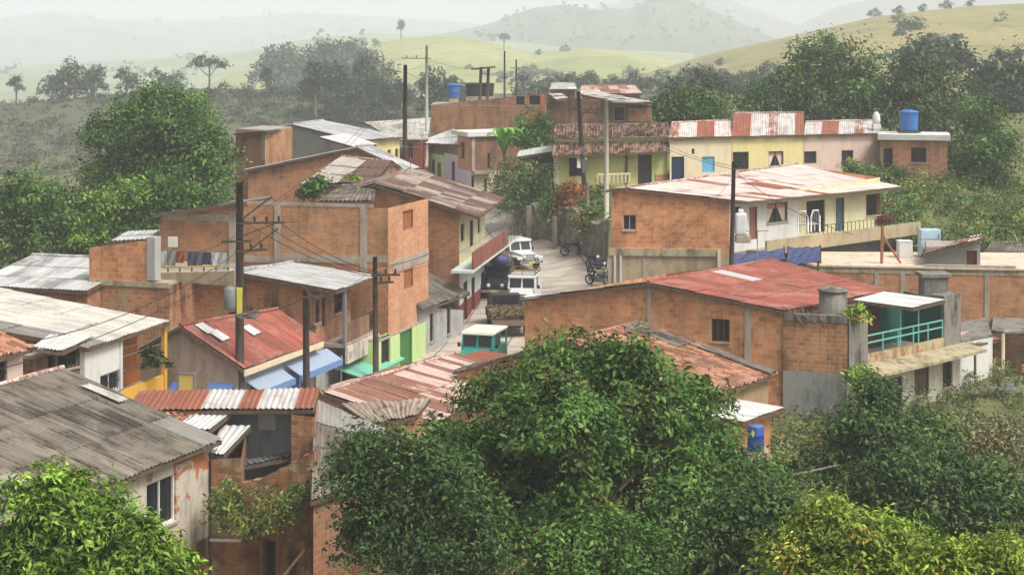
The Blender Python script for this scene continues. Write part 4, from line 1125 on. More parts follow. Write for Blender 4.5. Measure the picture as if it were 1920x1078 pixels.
def crown_points(blobs, n, clump, per, shell=.78, lobes=6, gap=-.5):
    """blobs: (centre, radii). returns leaf centres, outward directions, clump ids"""
    B = []
    for c, r in blobs:
        c = np.array(c, dtype=float); r = np.array(r, dtype=float)
        B.append((c, r * (.8 if lobes else 1)))
        for q in range(lobes):
            dd = unit(1)[0]; dd[2] = dd[2] if dd[2] > -.3 else -dd[2]; dd /= np.linalg.norm(dd)
            B.append((c + dd * r * (.62 + .26 * rng.random()), r * (.26 + .26 * rng.random())))
    area = np.array([(r[0] * r[1] * r[2]) ** (2 / 3) for _, r in B]); area /= area.sum()
    per = int(per * 1.9); nc = max(4, n // per)
    C, O = [], []
    for (c, r), a in zip(B, area):
        k = max(2, int(round(nc * a * 1.25)))
        d = unit(k); f = rng.normal(size=(4, 3)) * 2.2; ph = rng.random(4) * 6
        bump = 1 + .19 * np.sin(d @ f.T + ph).sum(axis=1) / 1.5
        rad = np.where(rng.random(k) < shell, .8 + .25 * rng.random(k), .3 + .5 * rng.random(k)) * bump
        p = c + d * r * rad[:, None]
        keep = np.ones(k, bool)
        for c2, r2 in B:
            if c2 is c: continue
            keep &= np.linalg.norm((p - c2) / r2, axis=1) > .55
        C.append(p[keep]); O.append((d * r / np.linalg.norm(d * r, axis=1, keepdims=True))[keep])
    C = np.concatenate(C); O = np.concatenate(O)
    sc_ = 2.2 / max(.3, float(np.mean([r.mean() for _, r in B])))
    w_ = rng.normal(size=(7, 3)) * sc_; f_ = rng.random(7) * 6.28
    hole = np.sin(C @ w_.T + f_).sum(axis=1) / 2.6
    keep = hole > gap
    C, O, hole = C[keep], O[keep], hole[keep]
    mr = float(np.mean([r.mean() for _, r in B])); w2 = rng.normal(size=(3, 3, 3)) * 1.1 / mr; f2 = rng.random((3, 3)) * 6.28
    C = C + sum(np.sin(C @ w2[q].T + f2[q]) for q in range(3)) * .11 * mr
    ex = rng.random(len(C)) < .2
    C[ex] += O[ex] * (clump * (.6 + 1.1 * rng.random(ex.sum())))[:, None]
    ids = np.repeat(np.arange(len(C)), per)
    sz = clump * (.6 + .8 * rng.random(len(C)))
    offs = rng.normal(size=(len(ids), 3)) * (sz[ids])[:, None] * np.array([1, 1, .5])
    ol = np.linalg.norm(offs, axis=1, keepdims=True) / (sz[ids])[:, None]
    offs = offs * np.minimum(1, 1.7 / (ol + 1e-6))
    offs[:, 2] -= .35 * (offs[:, 0] ** 2 + offs[:, 1] ** 2) / (sz[ids] + .05)
    return C[ids] + offs, O[ids], ids, len(C), hole
def crown(root, blobs, n, leaf, mat, clump=.5, per=24, droop=.5, name='crown', yel=0.0, wr=.42, bright=1.0, shell=.78, lobes=6, gap=-.5):
    p, o, ids, nc, hole = crown_points(blobs, n, clump, per, shell, lobes, gap)
    k = len(p)
    nor = o * .55 + np.array([0, 0, .75]) + rng.normal(size=(k, 3)) * .5
    nor /= np.linalg.norm(nor, axis=1, keepdims=True)
    ax = rng.normal(size=(k, 3)) + o * .6; ax[:, 2] -= droop
    L = leaf * (.45 + 1.2 * rng.random(k) ** 1.3)
    cr = rng.random(nc); cg = np.clip(rng.random(nc) * .7 + .25 * hole + .15, 0, 1)  # random leaf tone plus painted light and dark clumps, darker beside crown gaps
    t = np.stack([np.clip(cr[ids] * .8 + rng.normal(size=k) * .15, 0, 1), np.clip((.18 + .6 * cg[ids] + rng.normal(size=k) * .13) * bright, 0, 1.4),
                  (rng.random(nc)[ids] < yel) * (.4 + .6 * rng.random(k))], axis=1)
    return leaf_mesh(name, p, nor, ax, L, L * wr, t, mat, root)
def pblob(px, py, rx, ry, d, dd=0.0, deep=.9):
    c = P(px, py, d + dd); a, b = rx * (d + dd) / F, ry * (d + dd) / F
    return (tuple(c), (a, (a + b) / 2 * deep, b))
BARK = m_bark('bark', S(128, 112, 94), S(86, 74, 62)); BARKP = m_bark('bark_pale', S(190, 178, 160), S(140, 128, 112))
def tree(label, blobs, n, leaf, mat, d, base=None, name='tree', cat='tree', group=None, trunk=.22, bark=None, limbs=7, **k):
    """crown of leaves over a tapered trunk with limbs. blobs: (px, py, rx, ry[, dd]) at distance d"""
    B = [pblob(b[0], b[1], b[2], b[3], d, b[4] if len(b) > 4 else 0) for b in blobs]
    big = max(B, key=lambda q: q[1][0] * q[1][2])
    cx = sum(b[0][0] * b[1][0] for b in B) / sum(b[1][0] for b in B); cy = sum(b[0][1] * b[1][0] for b in B) / sum(b[1][0] for b in B)
    if base is not None:
        cx = (base - 960) * d / F
    zg = gz(cx, cy) - .25
    root = thing(name, label, cat, (cx, cy, zg), 0, group)
    cr_ = crown(root, B, n, leaf, mat, **k)
    cr_.location = -Vector((cx, cy, zg))
    if trunk:
        m = MB(); zt = big[0][2]
        mid = Vector((cx, cy, zg)).lerp(Vector(big[0]), .55) + Vector((random.uniform(-.3, .3), 0, 0))
        m.tube([(cx, cy, zg), Vector((cx, cy, zg)).lerp(mid, .5), mid, Vector(big[0])], [trunk * 1.25, trunk, trunk * .8, trunk * .35], 8)
        for b in B[:limbs]:
            c = Vector(b[0]); st = Vector((cx, cy, zg)).lerp(mid, random.uniform(.6, 1))
            md = st.lerp(c, .5) + Vector((0, 0, -.12 * (c - st).length))
            m.tube([st, md, c, c + Vector((c.x - cx, c.y - cy, b[1][2] * .8)) * .5], [trunk * .5, trunk * .35, trunk * .2, trunk * .06], 6)
        for q in range(limbs * 2):
            b = random.choice(B); c = Vector(b[0]); e = c + Vector((random.uniform(-1, 1) * b[1][0], random.uniform(-1, 1) * b[1][1], random.uniform(-.2, 1) * b[1][2])) * .8
            m.tube([c, c.lerp(e, .5) + Vector((0, 0, .1)), e], [trunk * .2, trunk * .12, trunk * .04], 5)
        if d < 62:
            for q in range(70):
                b = random.choice(B); c = Vector(b[0]); v = Vector(unit(1)[0]); v.z = abs(v.z) * .8 - .1
                v = Vector((v.x * b[1][0], v.y * b[1][1], v.z * b[1][2]))
                m.tube([c + v * .2, c + v * .65 + Vector((0, 0, .05)), c + v * random.uniform(.95, 1.12)], [trunk * .12 + .006, trunk * .07 + .006, .005], 4)
        m.build('trunk', bark or BARK, root)
    return root
LF_A = m_leaf('leaves_bright', S(100, 138, 46, 1), S(150, 178, 70, 1.1), S(160, 160, 70))
LF_B = m_leaf('leaves_mid', S(68, 106, 44, .92), S(116, 148, 66, 1), S(150, 150, 74))
LF_C = m_leaf('leaves_dark', S(62, 90, 44, .95), S(104, 128, 68, 1), S(124, 128, 76))
LF_D = m_leaf('leaves_olive', S(88, 116, 56, .95), S(126, 148, 76, 1), S(160, 150, 70))
LF_Y = m_leaf('leaves_yellow_green', S(116, 148, 48, 1.05), S(160, 178, 66, 1.1), S(196, 172, 76))
LF_T = m_leaf('leaves_dry_tan', S(126, 130, 88, .9), S(156, 150, 108, .95), S(180, 150, 90))
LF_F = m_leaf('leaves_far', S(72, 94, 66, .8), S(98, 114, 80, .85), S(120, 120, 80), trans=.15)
LF_R = m_leaf('leaves_croton', S(176, 116, 62), S(120, 126, 60), S(190, 100, 62))

tree('large dark and bright green leafy tree in the foreground centre', [(1110, 715, 150, 78), (955, 765, 105, 78, 1), (1230, 760, 125, 90), (1060, 830, 190, 100, -1), (1300, 850, 95, 100), (930, 880, 110, 85), (1150, 930, 180, 110, -1), (1325, 965, 105, 100), (1010, 985, 120, 85), (1420, 905, 70, 55, 1), (1180, 680, 70, 40), (1040, 690, 80, 45), (860, 900, 70, 90, -1), (900, 1010, 90, 90, -2), (840, 820, 40, 40), (1150, 1010, 150, 80, -2)],
     125000, .17, LF_B, 43, base=1095, clump=.3, per=30, lobes=8, gap=-.32, limbs=12, trunk=.3, bark=BARKP, yel=.06)
tree('small glossy dark leaved tree left of the big foreground tree', [(720, 850, 70, 55), (690, 925, 62, 70), (790, 900, 80, 80), (740, 1010, 100, 80), (850, 1010, 90, 90), (660, 880, 35, 45)], 38000, .125, LF_C, 37.5, base=742, clump=.26, per=26, trunk=.1, bark=BARKP)
tree('bright green bush at the bottom centre under the big tree', [(1130, 1040, 100, 60), (1060, 1060, 70, 50), (1210, 1070, 70, 50)], 18000, .125, LF_B, 35, name='bush', cat='bush', clump=.26, trunk=.05)
tree('dark green tree at the bottom below the big tree on its right', [(1400, 1010, 90, 80), (1340, 1050, 90, 60), (1450, 960, 50, 50)], 15000, .16, LF_C, 38, clump=.3, trunk=.1)
tree('yellow green bush with orange new leaves at the bottom right', [(1590, 1000, 100, 55), (1555, 965, 50, 35), (1690, 1030, 110, 48), (1520, 1050, 80, 55), (1640, 1060, 120, 50)], 34000, .115, LF_Y, 31, name='bush', cat='bush', clump=.2, per=24, trunk=.06, yel=.1)
tree('yellow green bush in the bottom right corner', [(1840, 1058, 80, 42), (1770, 1060, 60, 40), (1900, 1050, 50, 50)], 14000, .115, LF_Y, 29, name='bush', cat='bush', clump=.2, trunk=.05, yel=.06)
tree('dark leafy tree in front of the balcony house at lower right', [(1640, 805, 75, 55), (1590, 865, 70, 55), (1640, 745, 42, 42), (1705, 850, 85, 70)], 28000, .16, LF_C, 50, base=1640, clump=.3, per=24, trunk=.12, bark=BARKP)
tree('spreading dark green tree filling the lower right', [(1760, 920, 110, 75), (1680, 930, 90, 60), (1860, 930, 70, 70), (1740, 985, 150, 45), (1890, 985, 60, 50)], 32000, .16, LF_C, 46, base=1760, clump=.32, per=24, trunk=.12)
tree('dry straggly shrub with tan twigs at the right edge', [(1840, 850, 80, 50), (1895, 835, 45, 50), (1790, 850, 50, 35)], 7000, .15, LF_T, 54, name='shrub', cat='shrub', clump=.4, per=14, trunk=.06, yel=.2)
tree('olive shrub under the old house walls at right', [(1740, 800, 60, 25), (1690, 790, 40, 25), (1790, 808, 40, 22)], 2600, .22, LF_D, 60, name='shrub', cat='shrub', clump=.35, trunk=.05, yel=.2)
tree('bright mango tree at the bottom left corner', [(60, 955, 70, 62), (165, 1000, 90, 70), (255, 1015, 60, 60), (115, 920, 36, 40), (40, 1045, 100, 60), (300, 1050, 45, 36), (200, 1060, 110, 50), (400 - 270, 965, 60, 50)], 42000, .12, LF_A, 26, clump=.15, per=22, droop=.9, wr=.34, trunk=.09, yel=.05)
tree('creeper with yellowing leaves spilling over the ruined wall', [(450, 940, 52, 34, .3), (505, 948, 46, 36, 0), (425, 975, 34, 40, .3), (550, 930, 34, 18, .2), (480, 985, 46, 32, 0), (430, 925, 34, 26, .4)], 5200, .13, LF_D, 46.2, name='creeper', cat='creeper', clump=.2, trunk=0, yel=.25, gap=-.25)
tree('large round dense green tree behind the roofs at left', [(300, 210, 78, 52), (240, 262, 78, 60), (345, 275, 90, 66), (395, 312, 48, 42), (215, 325, 62, 48), (300, 335, 110, 50), (300, 400, 120, 50), (400, 285, 40, 34)], 55000, .27, LF_B, 106, base=262, clump=.6, per=26, trunk=.34, bark=BARKP, yel=.03)
for lb, bl, mt, n in (('bushy tree at the far left edge below the big round tree', [(60, 370, 80, 45), (20, 400, 60, 50), (110, 400, 60, 45), (60, 440, 90, 40)], LF_B, 7000),
                      ('yellowish green tree above the grey zinc roof at left', [(90, 465, 80, 38), (40, 470, 60, 30), (150, 480, 50, 26)], LF_D, 5000),
                      ('leafy tree between the big round tree and the tin roofed terrace', [(190, 400, 60, 55), (230, 380, 50, 50), (170, 450, 60, 40)], LF_A, 5000),
                      ('green tree in front of the big round tree beside the party wall', [(330, 365, 60, 36), (290, 395, 55, 40), (370, 375, 34, 26), (260, 430, 60, 36)], LF_B, 5000)):
    tree(lb, bl, n * 2, .24, mt, 92, clump=.45, per=24, trunk=.18, yel=.04)
# right background trees
tree('tall broad green tree behind the row of coloured houses', [(1545, 120, 58, 40), (1600, 140, 50, 36), (1490, 165, 70, 36), (1545, 185, 110, 45), (1430, 185, 60, 34), (1620, 180, 60, 40)], 30000, .4, LF_B, 152, clump=.85, per=24, trunk=.4)
tree('dark tree right of the tall broad tree, above the blue tank', [(1715, 150, 60, 42), (1690, 195, 80, 44), (1770, 180, 42, 44), (1740, 220, 60, 30)], 18000, .38, LF_C, 150, clump=.8, per=24, trunk=.35)
tree('dense tree left of the coloured row behind the zinc roofs', [(1280, 188, 42, 34), (1260, 210, 40, 26), (1325, 215, 44, 24)], 9000, .36, LF_B, 140, clump=.65, trunk=.25)
tree('green tree at the right beside the brick hut', [(1835, 245, 55, 58), (1800, 300, 50, 55), (1865, 310, 55, 65), (1820, 360, 60, 40), (1890, 380, 40, 40)], 22000, .3, LF_B, 126, base=1830, clump=.6, per=24, trunk=.25, bark=BARKP)
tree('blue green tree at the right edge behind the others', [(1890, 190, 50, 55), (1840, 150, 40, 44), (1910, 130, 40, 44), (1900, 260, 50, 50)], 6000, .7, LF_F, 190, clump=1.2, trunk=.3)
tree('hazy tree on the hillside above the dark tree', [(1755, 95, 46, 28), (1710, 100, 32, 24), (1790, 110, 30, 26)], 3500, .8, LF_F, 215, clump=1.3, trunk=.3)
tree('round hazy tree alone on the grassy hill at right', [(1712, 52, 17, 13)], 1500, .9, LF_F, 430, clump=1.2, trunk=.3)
# garden growth round the retaining wall
tree('bush over the retaining wall beside the banana plant', [(1000, 240, 32, 30), (985, 262, 26, 24), (1020, 250, 20, 24)], 2600, .32, LF_B, 121, clump=.5, trunk=.1)
tree('tangled shrub hanging down the bank below the banana plant', [(960, 330, 32, 34), (1000, 345, 34, 40), (945, 345, 22, 40), (975, 380, 36, 20), (1022, 340, 18, 30)], 6000, .22, LF_D, 112.5, name='shrub', cat='shrub', clump=.5, trunk=.06, yel=.1)
tree('small rounded green bush on top of the retaining wall', [(1034, 388, 18, 22), (1045, 372, 12, 12)], 1100, .26, LF_B, 107, name='bush', cat='bush', clump=.35, trunk=.05)
tree('orange leaved croton bush in front of the pale yellow house', [(1068, 352, 20, 13), (1076, 374, 18, 16), (1060, 388, 12, 11)], 1500, .2, LF_R, 106, name='bush', cat='bush', clump=.36, trunk=.05, yel=.4)
tree('dry yellowish bush hanging on the wall beside the motorcycles', [(1095, 405, 16, 26), (1105, 430, 12, 18), (1115, 400, 12, 14)], 1000, .24, LF_D, 102, name='bush', cat='bush', clump=.35, trunk=.04, yel=.3)
tree('small bush against the pink house wall', [(1601, 312, 13, 13)], 500, .25, LF_D, 117, name='bush', cat='bush', clump=.3, trunk=.04, yel=.2)
tree('bush beside the brick hut door', [(1672, 326, 20, 15)], 700, .28, LF_D, 117, name='bush', cat='bush', clump=.35, trunk=.04)
tree('weed clump growing from the red brown roof', [(655, 336, 20, 6), (632, 340, 12, 5)], 420, .2, LF_A, 93.5, name='weed', cat='weed', clump=.25, trunk=.03, lobes=2)
tree('leafy weed on the bank between the sheet roofs', [(590, 345, 14, 14), (575, 358, 12, 10)], 500, .25, LF_B, 88, name='weed', cat='weed', clump=.3, trunk=.03)
tree('yellow green ferns on the concrete wall top by the tank', [(1606, 588, 16, 8), (1590, 592, 10, 6)], 420, .2, LF_Y, 71.2, name='fern', cat='fern', clump=.2, trunk=.02, yel=.3)
tree('shrub on the canopy edge of the old house', [(1608, 700, 22, 16), (1620, 716, 14, 14)], 700, .2, LF_A, 69.5, name='shrub', cat='shrub', clump=.25, trunk=.03)
tree('red flowering pot plants on the balcony of the two storey house', [(1663, 409, 17, 6), (1650, 412, 10, 4)], 500, .16, m_leaf('petals_red', S(160, 50, 60), S(120, 60, 56)), 98.5, name='plant', cat='plant', clump=.16, trunk=0)
tree('potted palm on the orange balcony', [(290, 668, 10, 12), (283, 660, 8, 7)], 260, .3, LF_C, 60.6, name='plant', cat='plant', clump=.2, trunk=0, lobes=0)
# banana plant
bp = thing('banana_plant', 'banana plant with long upright leaves beside the white roofed house', 'banana plant', P(945, 320, 119))
LB = m_leaf('banana_leaf', S(120, 176, 70), S(150, 200, 90), trans=.35)
for k in range(11):
    m = MB(); a = k * 2.4; st = P(945, 316, 119); ln = random.uniform(2.4, 4.4)
    dr = Vector((math.cos(a), math.sin(a) * .8, 0)); prev = None
    for i in range(9):
        u = i / 8; c = st + Vector((0, 0, 1.0)) + dr * ln * .42 * u ** 1.3 + Vector((0, 0, ln * (1.0 * u - .6 * u ** 2.8)))
        w = .4 * math.sin(math.pi * min(.98, .08 + .92 * u)) ** .7
        sd = dr.cross(Vector((0, 0, 1))) * w
        row = (c - sd + Vector((0, 0, .06)), c, c + sd + Vector((0, 0, .06)))
        if prev:
            for q in (0, 1): m.face([prev[q], prev[q + 1], row[q + 1], row[q]], (random.random(), .45 + .2 * random.random(), 0), smooth=True)
        prev = row
    m.build('leaf', LB, bp)
m = MB(); zb = gz(P(945, 320, 119).x, 119) - .2
m.tube([(P(945, 320, 119).x, 119, zb), P(945, 318, 119), P(945, 285, 119)], [.2, .16, .08]); m.build('stem', m_bark('banana_stem', S(140, 140, 90), S(100, 104, 66)), bp)

# ------------------------------------------------------------------ hills
HGRID = [(GX, GY, GZ)]
def hill(name, prof, dr, df, zf, mat, amp, back=1.35, nx=160, ny=44, seed=0, lump=1.0):
    """ridge silhouette prof [(px,py)] at distance dr falling towards df in front (height zf) and behind"""
    xs_ = [p[0] for p in prof]; ys_ = [p[1] for p in prof]
    t = np.linspace(0, 1, ny); u = np.linspace(min(xs_), max(xs_), nx)
    r2 = np.random.default_rng(seed); ph = r2.random(12) * 6.28; fr = r2.normal(size=(12, 2))
    X = np.empty((ny, nx)); Y = X.copy(); Z = X.copy()
    k = int(ny * .72)
    for j in range(ny):
        if j <= k:
            s = j / k; d = df + (dr - df) * s; h = s * s * (3 - 2 * s) * .55 + s * .45
        else:
            s = (j - k) / (ny - 1 - k); d = dr + dr * (back - 1) * s; h = 1 - s * s * 1.0
        x = (u - 960) * (df + (dr - df) * .8) / F * (1 if True else 1)
        xr = (u - 960) * dr / F
        X[j] = (u - 960) * d / F if j <= k else xr
        Y[j] = d
        zr = CZ - (np.interp(u, xs_, ys_) - YH) * dr / F
        w = 1 - abs(h - 1)
        nz = np.zeros(nx)
        for q in range(12):
            sc = (40 + 25 * q) / dr
            nz += np.sin(X[j] * fr[q, 0] * sc * .6 + d * fr[q, 1] * sc * .25 + ph[q]) / (1 + .5 * q)
        Z[j] = zf + (zr - zf) * h + amp * nz * (math.sin(math.pi * min(1, h)) * .9 + .06)
    HGRID.append((X, Y, Z))
    return grid_obj(name, X, Y, Z, mat)
def m_hill(name, a, b, c, sc):
    t = NT(name); p = t.pos()
    n1 = t.noise(p, sc, 8, .62, .4); n2 = t.noise(p, sc * 6, 6, .7); n3 = t.noise(p, sc * 30, 4, .7)
    col = t.mix(t.ramp(n1, .42, .6), a, b); col = t.mix(t.ramp(n2, .5, .68), col, c)
    return t.done(t.bright(col, t.math('ADD', t.math('MULTIPLY', n3, .8), .6)), .95)
MH_SC = m_hill('hill_brown_scrub', S(102, 98, 78), S(90, 98, 68), S(84, 80, 64), .02)
MH_GR = m_hill('hill_green_grass', S(170, 170, 108), S(150, 156, 92), S(120, 130, 82), .012)
MH_GR2 = m_hill('hill_green_wooded', S(150, 160, 110), S(118, 136, 90), S(96, 116, 80), .006)
MH_DR = m_hill('hill_dry_grass', S(160, 148, 96), S(140, 138, 84), S(118, 118, 70), .015)
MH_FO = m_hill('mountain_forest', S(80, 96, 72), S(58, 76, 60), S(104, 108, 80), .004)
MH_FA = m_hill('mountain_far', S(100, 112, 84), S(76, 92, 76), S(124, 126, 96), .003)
hill('hill', [(-900, 190), (-300, 200), (0, 197), (100, 188), (200, 178), (300, 174), (380, 166), (500, 168), (620, 174), (760, 186), (900, 176), (1100, 176), (1300, 172)], 330, 175, -9, MH_SC, .6, 1.3, seed=1)
hill('hill', [(330, 178), (380, 166), (430, 142), (500, 128), (570, 126), (640, 118), (700, 84), (760, 72), (850, 68), (920, 80), (1000, 100), (1090, 90), (1180, 97), (1250, 112), (1340, 132), (1500, 160), (1700, 180)], 820, 440, -4, MH_GR, 1.4, 1.25, seed=2)
hill('hill', [(1180, 150), (1280, 122), (1350, 100), (1500, 65), (1650, 30), (1800, 13), (1920, 7), (2150, -10), (2600, -20)], 520, 240, 2, MH_DR, 1.0, 1.4, seed=3)
hill('hill', [(-900, 70), (-200, 120), (0, 128), (150, 118), (300, 110), (450, 96), (600, 70), (700, 62), (820, 72), (950, 78), (1100, 92), (1300, 100)], 1500, 900, -10, MH_GR2, 3, 1.3, seed=4)
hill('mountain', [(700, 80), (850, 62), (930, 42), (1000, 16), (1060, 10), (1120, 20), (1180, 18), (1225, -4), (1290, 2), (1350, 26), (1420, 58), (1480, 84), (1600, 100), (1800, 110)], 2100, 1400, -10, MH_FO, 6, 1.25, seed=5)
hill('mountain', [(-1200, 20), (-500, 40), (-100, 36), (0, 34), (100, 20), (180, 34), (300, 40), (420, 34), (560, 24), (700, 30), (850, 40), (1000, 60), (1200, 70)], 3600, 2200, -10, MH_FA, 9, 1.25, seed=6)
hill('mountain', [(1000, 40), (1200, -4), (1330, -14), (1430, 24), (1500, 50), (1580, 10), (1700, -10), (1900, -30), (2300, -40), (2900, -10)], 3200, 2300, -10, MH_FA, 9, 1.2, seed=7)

# trees on the hills, far off: a few kinds copied
from mathutils.bvhtree import BVHTree
_v, _f = [], []
for X, Y, Z in HGRID:
    ny, nx = X.shape; b = len(_v)
    _v += np.stack([X, Y, Z], axis=-1).reshape(-1, 3).tolist()
    ii = np.arange(ny * nx).reshape(ny, nx) + b
    _f += np.stack([ii[:-1, :-1], ii[:-1, 1:], ii[1:, 1:], ii[1:, :-1]], axis=-1).reshape(-1, 4).tolist()
TERR = BVHTree.FromPolygons(_v, _f)
def terr(x, y):
    h = TERR.ray_cast(Vector((x, y, 900)), Vector((0, 0, -1)))
    return h[0].z if h[0] else 0.0
def see(px, py):
    h = TERR.ray_cast(Vector((0, 0, CZ)), P(px, py, 1) - Vector((0, 0, CZ)))
    return h[0]
# undergrowth masses set on the ground where it shows
def mass(rects, n, leaf, mat, label, name, size=(.5, 1.3), k=60, **kw):
    B = []
    for x0, y0, x1, y1 in rects:
        for q in range(k):
            h = see(random.uniform(x0, x1), random.uniform(y0, y1))
            if h is None or h.y > 175: continue
            r = random.uniform(*size); B.append(((h.x, h.y, h.z + r * .35), (r * 1.3, r * 1.3, r)))
    o = crown(None, B, n, leaf, mat, name=name, lobes=2, **kw); tag(o, label, name, kind='stuff')
mass([(1680, 350, 1930, 450), (1690, 440, 1930, 480), (1640, 300, 1780, 380), (1600, 330, 1700, 420)], 40000, .26, LF_D, 'tangled green undergrowth on the bank at right', 'undergrowth', clump=.45, yel=.08, k=55)
mass([(1450, 825, 1620, 880), (1590, 740, 1930, 860), (1650, 690, 1930, 760), (1480, 780, 1640, 850), (1380, 850, 1560, 930), (1750, 780, 1930, 900)], 30000, .17, m_leaf('weeds_dry', S(106, 124, 68, .9), S(140, 146, 92, .95), S(176, 150, 84)), 'low dry weeds along the foot of the grey walls', 'weeds', size=(.3, .8), clump=.3, yel=.1, k=40)
mass([(930, 330, 1040, 400), (1040, 380, 1130, 450), (1040, 340, 1130, 380)], 5000, .24, LF_D, 'scrappy plants along the top of the retaining wall', 'bank_plants', size=(.3, .7), clump=.35, yel=.25, k=30)
mass([(0, 330, 440, 420), (380, 300, 620, 420)], 6000, .3, LF_B, 'undergrowth between the left trees and the brick roofs', 'undergrowth', size=(.6, 1.4), clump=.5, yel=.1, k=30)
def far_tree(kind, n=420):
    r = thing('tree', '', 'tree')
    if kind == 'round': B = [((0, 0, 3.6), (2.4, 2.2, 1.9)), ((1.2, .3, 2.9), (1.6, 1.5, 1.3)), ((-1.3, 0, 3), (1.5, 1.5, 1.3)), ((.2, 0, 4.8), (1.3, 1.3, 1.1))]
    elif kind == 'umbrella': B = [((0, 0, 5.6), (2.8, 2.4, .8)), ((-2.2, 0, 4.6), (1.2, 1.0, .5)), ((1.6, .2, 5.0), (1.5, 1.2, .6))]
    elif kind == 'thin': B = [((0, 0, 6.0), (.9, .9, .8)), ((-.8, 0, 5), (.8, .7, .5)), ((.7, 0, 4.3), (.7, .6, .5))]
    else: B = [((0, 0, 2.0), (2.2, 1.8, 1.6)), ((1.6, 0, 1.6), (1.5, 1.3, 1.2)), ((-1.6, 0, 1.5), (1.4, 1.3, 1.1))]
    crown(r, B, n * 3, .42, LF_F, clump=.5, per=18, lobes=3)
    m = MB(); top = B[0][0][2]; m.tube([(0, 0, -.8), (.1, 0, top * .5), (0, 0, top)], [.24, .18, .08], 6)
    for c, rr in B[1:]: m.tube([(0, 0, top * .45), (c[0] * .5, c[1], top * .6), c], [.12, .09, .04], 5)
    m.build('trunk', BARK, r)
    return r
KINDS = {k: far_tree(k) for k in ('round', 'umbrella', 'thin', 'bush')}
HGT = {'round': 6.0, 'umbrella': 6.5, 'thin': 7.0, 'bush': 3.8}
used = set()
def far(kind, px, pytop, pybase, d, label, group):
    h = see(px, pybase)
    if h is not None and .55 * d < h.y < 1.7 * d: d = h.y
    x = (px - 960) * d / F; zb = terr(x, d) - .15; p = Vector((x, d, zb)); sc = max(.25, (zat(pytop, d) - zb) / HGT[kind])
    r = KINDS[kind]
    if kind not in used:
        used.add(kind); r.location = p; r.scale = (sc,) * 3; r['label'] = label
    else: r = dup(r, p, random.uniform(0, 6.28), label, sc)
    r['group'] = group
G1 = 'hazy trees on the far ridges'
far('umbrella', 392, 103, 168, 290, 'flat topped hazy tree standing on the ridge beside the ochre field', G1)
far('round', 175, 120, 184, 292, 'dark round hazy tree on the left ridge, left of its neighbour', G1)
far('round', 238, 124, 184, 292, 'dark round hazy tree on the left ridge, right of the pair', G1)
far('thin', 30, 140, 196, 292, 'thin bare hazy tree on the ridge at the far left', G1)
far('bush', 140, 113, 160, 330, 'pale hazy bushy tree behind the left pair of ridge trees', G1)
far('thin', 752, 36, 74, 815, 'lone thin palm like tree on the grassy hilltop', G1)
far('umbrella', 945, 62, 94, 815, 'flat hazy tree on the right shoulder of the grassy hill', G1)
far('thin', 592, 110, 226, 255, 'tall thin hazy tree with pale trunk at centre left', G1)
far('thin', 500, 124, 180, 310, 'slim hazy tree in front of the orange earth patch', G1)
for i, px in enumerate((515, 545, 578, 605, 630, 652, 678, 704)):
    far(random.choice(['round', 'bush', 'round', 'thin']), px, 80 - i * 2 + random.uniform(-4, 8), 112 - i * 3, 520 + i * 3, 'hazy tree in the row climbing the left side of the grassy hill', 'trees climbing the grassy hill')
for i, (px, t, b) in enumerate(((1010, 92, 104), (1060, 84, 98), (1350, 108, 124), (1000, 120, 146), (985, 122, 150), (1180, 122, 132), (880, 120, 130))):
    far('bush', px, t, b, 480, 'small hazy bush dotted over the grassy hill', 'bushes on the grassy hill')
for i, (px, t, b, d) in enumerate(((610, 112, 216, 250), (650, 122, 222, 246), (690, 96, 210, 262), (720, 130, 226, 240), (660, 150, 232, 230), (625, 170, 236, 226), (745, 150, 226, 236), (700, 170, 236, 222))):
    far('round', px, t, b, d, 'bluish round tree in the dark clump left of the wooden pole', 'dark tree clump beyond the roofs')
for i, (px, t, b, d) in enumerate(((826, 124, 180, 250), (850, 140, 186, 246), (800, 140, 190, 240))):
    far('round', px, t, b, d, 'bluish round tree behind the blue tank on the brick block', 'dark trees behind the blue tank')
for i in range(17):
    px = 985 + i * 23 + random.uniform(-5, 5)
    far(random.choice(['round', 'bush', 'round']), px, 132 + random.uniform(0, 18) - (i > 12) * 12, 188, 205 + random.uniform(0, 25), 'hazy tree in the row behind the brick rooftops', 'tree row behind the brick rooftops')
for i in range(6):
    px = 1330 + i * 20
    far('round', px, 118 + random.uniform(0, 22), 190, 190, 'grey green tree left of the tall broad tree', 'trees left of the tall broad tree')
for i, px in enumerate((300, 330, 120)):
    far('bush', px, 124 + random.uniform(0, 12), 166, 340, 'pale hazy bush behind the left ridge trees', 'pale bushes behind the left ridge')
for i in range(5):
    far('bush', 1640 + i * 45, 16 - i * 5 + random.uniform(-3, 3), 33 - i * 5, 515, 'hazy bush on the skyline of the dry grass hill', 'bushes on the dry hill skyline')
m = MB(); G_ = [[see(498 + 46 * (i + .5 * math.sin(j * 2.1)) / 8, 134 + 26 * j / 6) for i in range(9)] for j in range(7)]
for j in range(6):
    for i in range(8):
        q = [G_[j][i], G_[j][i + 1], G_[j + 1][i + 1], G_[j + 1][i]]
        if all(q) and (i - 4) ** 2 + 1.6 * (j - 3) ** 2 < 17 and random.random() < .6: m.face([v + Vector((0, -.15, .15)) for v in q])
if m.f: tag(m.build('bare_earth', m_plain('earth_orange', S(206, 164, 122), .95, var=.4)), kind='structure')
